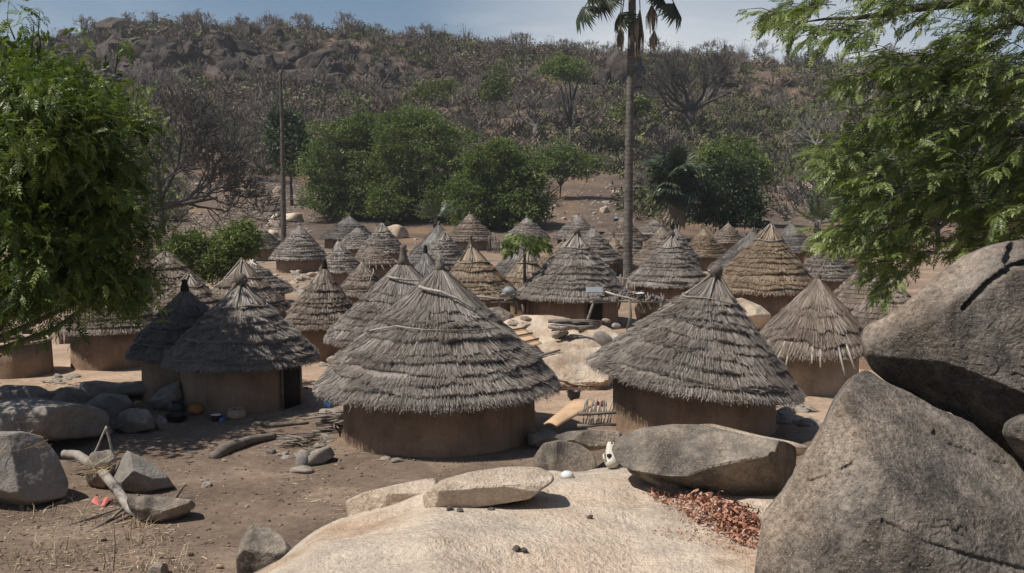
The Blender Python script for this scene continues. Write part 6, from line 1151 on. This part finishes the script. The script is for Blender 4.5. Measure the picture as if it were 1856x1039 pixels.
# skull, bowl and red peels on the slab
def skull():
    p = on_slab(1109, 853); root = empty('skull', p + (0, 0, .01), 'white animal skull lying against the left tip of the lens shaped boulder', 'skull'); V = []; n = 28; m = 22
    prof = [(0.0, .026), (.06, .034), (.14, .040), (.22, .056), (.29, .082), (.345, .088), (.385, .066), (.41, .02)]; prof = [(0, .030), (.015, .044), (.05, .052), (.10, .062), (.15, .074), (.19, .082), (.23, .074), (.255, .055), (.27, .02)]
    for i in range(m):
        t_ = i / (m - 1) * .27; r_ = np.interp(t_, [a for a, b in prof], [b for a, b in prof])
        for j in range(n):
            a = j / n * 2 * pi; x = r_ * cos(a) * (.92); z = r_ * sin(a) * (.9 if sin(a) > 0 else .7); eye = math.exp(-((t_ - .178) / .02) ** 2 - ((abs(a - pi / 2) - .95) / .33) ** 2); nose = math.exp(-((t_ - .02) / .02) ** 2 - ((a - pi / 2) / .5) ** 2)
            f = 1 - .45 * eye - .4 * nose; V.append((x * f, .27 - t_, z * f))
    Q = [(i * n + j, i * n + (j + 1) % n, (i + 1) * n + (j + 1) % n, (i + 1) * n + j) for i in range(m - 1) for j in range(n)]; R_ = np.array(Euler((radians(58), radians(12), radians(18))).to_matrix()); V = np.array(V) @ R_.T * (1, 1, 1); zb = V[:, 2].min(); V[:, 2] -= zb
    link('cranium', mesh_np('cranium', V, Q, None, None, (M['bone'],), True), root)
    for s in (-1, 1):
        q = MB(); ct = np.array((s * .046, .112, .046)) @ R_.T; ct[2] -= zb; q.lathe([(0, -.02), (.022, -.012), (.026, 0), (.022, .012), (0, .02)], 12, ct, .1); q.build('socket_shade', M['dark'], root, True)  # dark solids stand in for the shade inside the eye sockets
    for s in (-1, 1):
        q = MB(); a_ = np.array([(s * .060, .06, .02), (s * .098, .085, .025), (s * .092, .125, .015), (s * .058, .150, .0)]) @ R_.T; a_[:, 2] -= zb; q.tube(a_, [.010, .011, .010, .008], 7, .6); q.build('cheek_bone', M['bone'], root, True)
    for k_ in range(6):
        q = MB(); a_ = np.array([((k_ % 2 - .5) * .06, .19 - .022 * (k_ // 2), -.026), ((k_ % 2 - .5) * .064, .19 - .022 * (k_ // 2), -.05)]) @ R_.T; a_[:, 2] -= zb; q.tube(a_, [.008, .006], 6, .6); q.build('tooth', M['bone'], root)
    q = MB(); ct = np.array((0, .252, .022)) @ R_.T; ct[2] -= zb; q.lathe([(0, -.012), (.012, 0), (0, .02)], 10, ct, .1); q.build('nose_shade', M['dark'], root, True)  # dark solid stands in for the shade in the nose opening
skull(); bpy.data.objects['skull'].scale = (1.02, 1.02, 1.02)
p = on_slab(1028, 866); o_ = lathe_obj('bowl', [(0, .058), (.034, .056), (.055, .036), (.062, .0), (.056, 0), (.05, .03), (0, .05)], 'white', None, 20, p); tag(o_, 'small white bowl turned upside down on the slab behind the flat topped stone', 'bowl')
def peels():
    q = MB(); rng = np.random.default_rng(12)
    def cnt(n, poly, s0, s1, lift):
        k = 0
        while k < n:
            c = np.array((rng.uniform(1140, 1385), rng.uniform(875, 1010)))
            if not in_poly(c[None], poly)[0]: continue
            p = on_slab(*c); s = rng.uniform(s0, s1); a = np.linspace(0, rng.uniform(1.5, 4.2), 7); R_ = np.array(Euler((rng.normal(0, .7), rng.normal(0, .7), rng.uniform(0, 6.28))).to_matrix()); w = s * rng.uniform(.25, .5)
            c1 = np.stack((np.cos(a) * s, np.sin(a) * s, a * 0), 1); V = np.vstack((c1 + (0, 0, -w / 2), c1 * .93 + (0, 0, w / 2))) @ R_.T; V += p + (0, 0, s * .35 + rng.uniform(0, lift)); q.add(V, [(i, i + 1, i + 8, i + 7) for i in range(6)], None, np.clip(rng.normal(.5, .22), 0, 1)); k += 1
    cnt(620, [(1165, 888), (1200, 895), (1250, 902), (1300, 912), (1345, 930), (1376, 950), (1376, 1000), (1330, 985), (1270, 955), (1215, 925), (1175, 905)], .010, .034, .04)
    cnt(300, [(1255, 905), (1345, 928), (1378, 948), (1374, 985), (1320, 965), (1280, 935)], .018, .046, .08)
    cnt(320, [(1150, 884), (1190, 890), (1280, 950), (1376, 1000), (1360, 1008), (1260, 985), (1180, 970), (1190, 955), (1250, 965), (1220, 930)], .006, .018, .006)
    tag(q.build('peel_litter', M['peel']), 'heap of dried red peels and husks spilled beside the lens shaped boulder', 'peels', kind='stuff')
peels()
for px, py, s, lab in ((935, 998, .035, 'tiny dark stone chip on the open middle of the slab'), (948, 1000, .03, 'second tiny stone chip right of the first on the slab'), (815, 925, .04, 'small grey pebble below the flat topped stone'), (835, 928, .035, 'small dark pebble under the front of the flat topped stone'), (890, 925, .03, 'reddish pebble at the foot of the flat topped stone'), (1070, 940, .03, 'small chip of stone on the slab left of the red peels')):
    p = on_slab(px, py); put_rock(p, s, 'granite_slate', 'pebble', lab, 'pebble')

# the seated person at the left edge
def person():
    p = on_ground(14, 706); p = np.array((p[0], 27.4, tz(p[0], 27.4))); root = empty('person', p, 'person with short dark hair sitting low on the ground before the mud granary', 'person')
    J = [(0, .05, .10), (0, .02, .26), (0, 0, .42), (0, 0, .50), (0, -.01, .58), (0, -.015, .68), (.11, 0, .40), (.15, -.10, .26), (.08, -.24, .22), (-.11, 0, .40), (-.15, -.10, .26), (-.08, -.24, .22), (.08, -.05, .09), (.12, -.28, .26), (.11, -.34, .03), (.11, -.43, .03), (-.08, -.05, .09), (-.12, -.28, .26), (-.11, -.34, .03), (-.11, -.43, .03)]
    E = [(0, 1), (1, 2), (2, 3), (3, 4), (4, 5), (2, 6), (6, 7), (7, 8), (2, 9), (9, 10), (10, 11), (0, 12), (12, 13), (13, 14), (14, 15), (0, 16), (16, 17), (17, 18), (18, 19)]
    Rr = [.10, .095, .09, .042, .075, .07, .05, .035, .028, .05, .035, .028, .07, .05, .035, .03, .07, .05, .035, .03]
    me = bpy.data.meshes.new('body'); me.from_pydata(J, E, []); ob = link('body', me, root); sk = ob.modifiers.new('skin', 'SKIN')
    for i, r_ in enumerate(Rr): me.skin_vertices[0].data[i].radius = (r_, r_)
    me.skin_vertices[0].data[0].use_root = True; ob.modifiers.new('sub', 'SUBSURF').render_levels = 2; me.materials.append(plain('dark_skin', (.045, .026, .018), .55, .3))
    q = MB(); q.lathe([(0, .115), (.05, .105), (.085, .06), (.092, .01), (.085, -.03), (.07, -.03), (0, .0)], 18, (0, .012, .655), .5, .03, 2); q.build('hair', plain('dark_hair', (.012, .009, .008), .8, .1), root, True)
    q = MB(); q.lathe([(.05, .49), (.10, .46), (.135, .40), (.125, .28), (.125, .10), (.10, .08), (.09, .2), (.05, .3)], 20, (0, .02, 0), .5, .05, 3); q.build('shirt', plain('maroon_shirt', (.08, .02, .02), .85, .1), root, True)
person()

# ================================================================== ground litter, dry grass
def litter():
    rng = np.random.default_rng(66); q = MB(); n = 0; V = []; S = []
    while n < 3600:
        px, py = rng.uniform(-20, 1000), 700 + 339 * rng.uniform() ** .8; p = on_ground_fast(px, py)
        if p is None: continue
        dn = fbm(np.array([[p[0] / 1.3, p[1] / 1.3, 0]]), 3)[0]
        if rng.uniform() > .35 + 1.6 * dn + (.45 if (px < 330 and py > 900) else 0): continue
        a = rng.uniform(0, 6.28); l = rng.uniform(.015, .10) * (1 if rng.uniform() < .9 else 2); w = rng.uniform(.003, .010); d_ = np.array((cos(a), sin(a), rng.normal(0, .12))) * l; s_ = np.array((-sin(a), cos(a), .3)) * w; b_ = p + (0, 0, .015)
        q.add([b_ - s_, b_ + s_, b_ + d_ + s_, b_ + d_ - s_], [(0, 1, 2, 3)], None, rng.uniform(.1, .95)); n += 1
    for k in range(1500):
        px, py = rng.uniform(-20, 1000), 690 + 349 * rng.uniform(); p = on_ground_fast(px, py); Vr, Qr = RT[k % 7]; s = rng.uniform(.008, .035) * (1 if rng.uniform() < .93 else 2); q.add(Vr * s + p + (0, 0, s * .2), Qr, None, rng.uniform(0, .75))
    tag(q.build('ground_litter', M['straw_mix']), 'bits of straw, chips and gravel scattered over the yard soil', 'litter', kind='stuff')
_gl = None
def on_ground_fast(px, py): 
    g = G(px, py, 0); g[2] = tz(g[0], g[1]); return g
M['straw_mix'] = shade_mat('yard_litter', [(0, (.07, .055, .045)), (.45, (.19, .15, .115)), (.7, (.36, .27, .17)), (1, (.55, .46, .32))], .9, .1)
litter()
def grass(name, spots, label, hmax, n, seed, lean=.5, kind='stuff', base=None):
    rng = np.random.default_rng(seed); q = MB()
    for (px, py, rpx) in spots:
        for k in range(n):
            if base is None: p = on_ground_fast(px + rng.normal(0, rpx), py + rng.normal(0, rpx * .3))
            else: p = base(px + rng.normal(0, rpx), py + rng.normal(0, rpx * .35))
            h = hmax * rng.uniform(.3, 1); v = np.array((rng.normal(0, lean), rng.normal(0, lean), 1)); v *= h / np.linalg.norm(v); s = np.array((cos(k), sin(k), 0)) * rng.uniform(.003, .007); m = p + v * .55 + rng.normal(0, .03, 3) * h; e = p + v + np.array((rng.normal(0, .3), rng.normal(0, .3), -.15)) * h
            q.add([p - s, p + s, m + s * .8, m - s * .8, e], [(0, 1, 2, 3)], [(3, 2, 4)], rng.uniform(.2, 1))
    return tag(q.build(name, M['straw']), label, 'grass', kind=kind)
grass('dry_grass', [(215, 1010, 40), (265, 985, 22), (290, 1030, 30), (120, 1015, 50), (30, 1020, 40), (340, 1035, 40), (250, 960, 14), (280, 940, 16), (60, 930, 40), (160, 940, 40)], 'sparse dry grass and weed stalks at the lower left of the yard', .34, 46, 3, .45)
def on_rock_top(px, py): p = P(px, py, 17.6 - .25); return p
def straw_heap(px, py, rx, ry, d, n, label, L_=.35):
    rng = np.random.default_rng(int(px) + 9); c = P(px, py, d); q = MB()
    for k in range(n):
        o = np.array((rng.normal(0, rx), rng.normal(0, rx * .8), abs(rng.normal(0, ry)))); v = rdir(rng, 1)[0] * (1, 1, .35) * L_ * rng.uniform(.4, 1); s = rdir(rng, 1)[0] * .006; q.add([o - v - s, o - v + s, o + v + s, o + v - s], [(0, 1, 2, 3)], None, rng.uniform(.1, .9))
    return tag(q.build('straw_heap', M['straw'], None, False, c), label, 'straw')
straw_heap(14, 806, .24, .035, 17.75, 170, 'heap of dry straw lying on top of the big rounded boulder')
straw_heap(172, 856, .13, .07, 17.7, 80, 'tangle of dry weeds on the brown crumbling rock', .25)
for px, py0, py1, lab in ((206, 1060, 945, 'tall thin dry weed stalk standing at the bottom left'), (188, 1060, 1000, 'short bent weed stalk left of the tall one at the bottom')):
    b_ = on_ground_fast(px, 1035); pole_obj('weed_stalk', [b_, P((px + 3), (1035 + py0 * 0 + py1) / 2, b_[1]), P(px, py1, b_[1])], [.008, .006, .004], lab, 'weed', 'twig', .3, sides=5)

# ================================================================== the dusty air
def air():
    q = MB(); q.box((0, 560, 36), (2600, 1300, 90)); o = q.build('haze', None); m = bpy.data.materials.new('dusty_air'); m.use_nodes = True; nt = m.node_tree; nt.nodes.clear()
    v = nt.nodes.new('ShaderNodeVolumePrincipled'); v.inputs['Color'].default_value = (.93, .95, 1, 1); v.inputs['Density'].default_value = .00022; v.inputs['Anisotropy'].default_value = .2
    out = nt.nodes.new('ShaderNodeOutputMaterial'); nt.links.new(v.outputs['Volume'], out.inputs['Volume']); o.data.materials.append(m); tag(o, 'thin dusty air over the whole valley', 'haze', kind='stuff')
air()
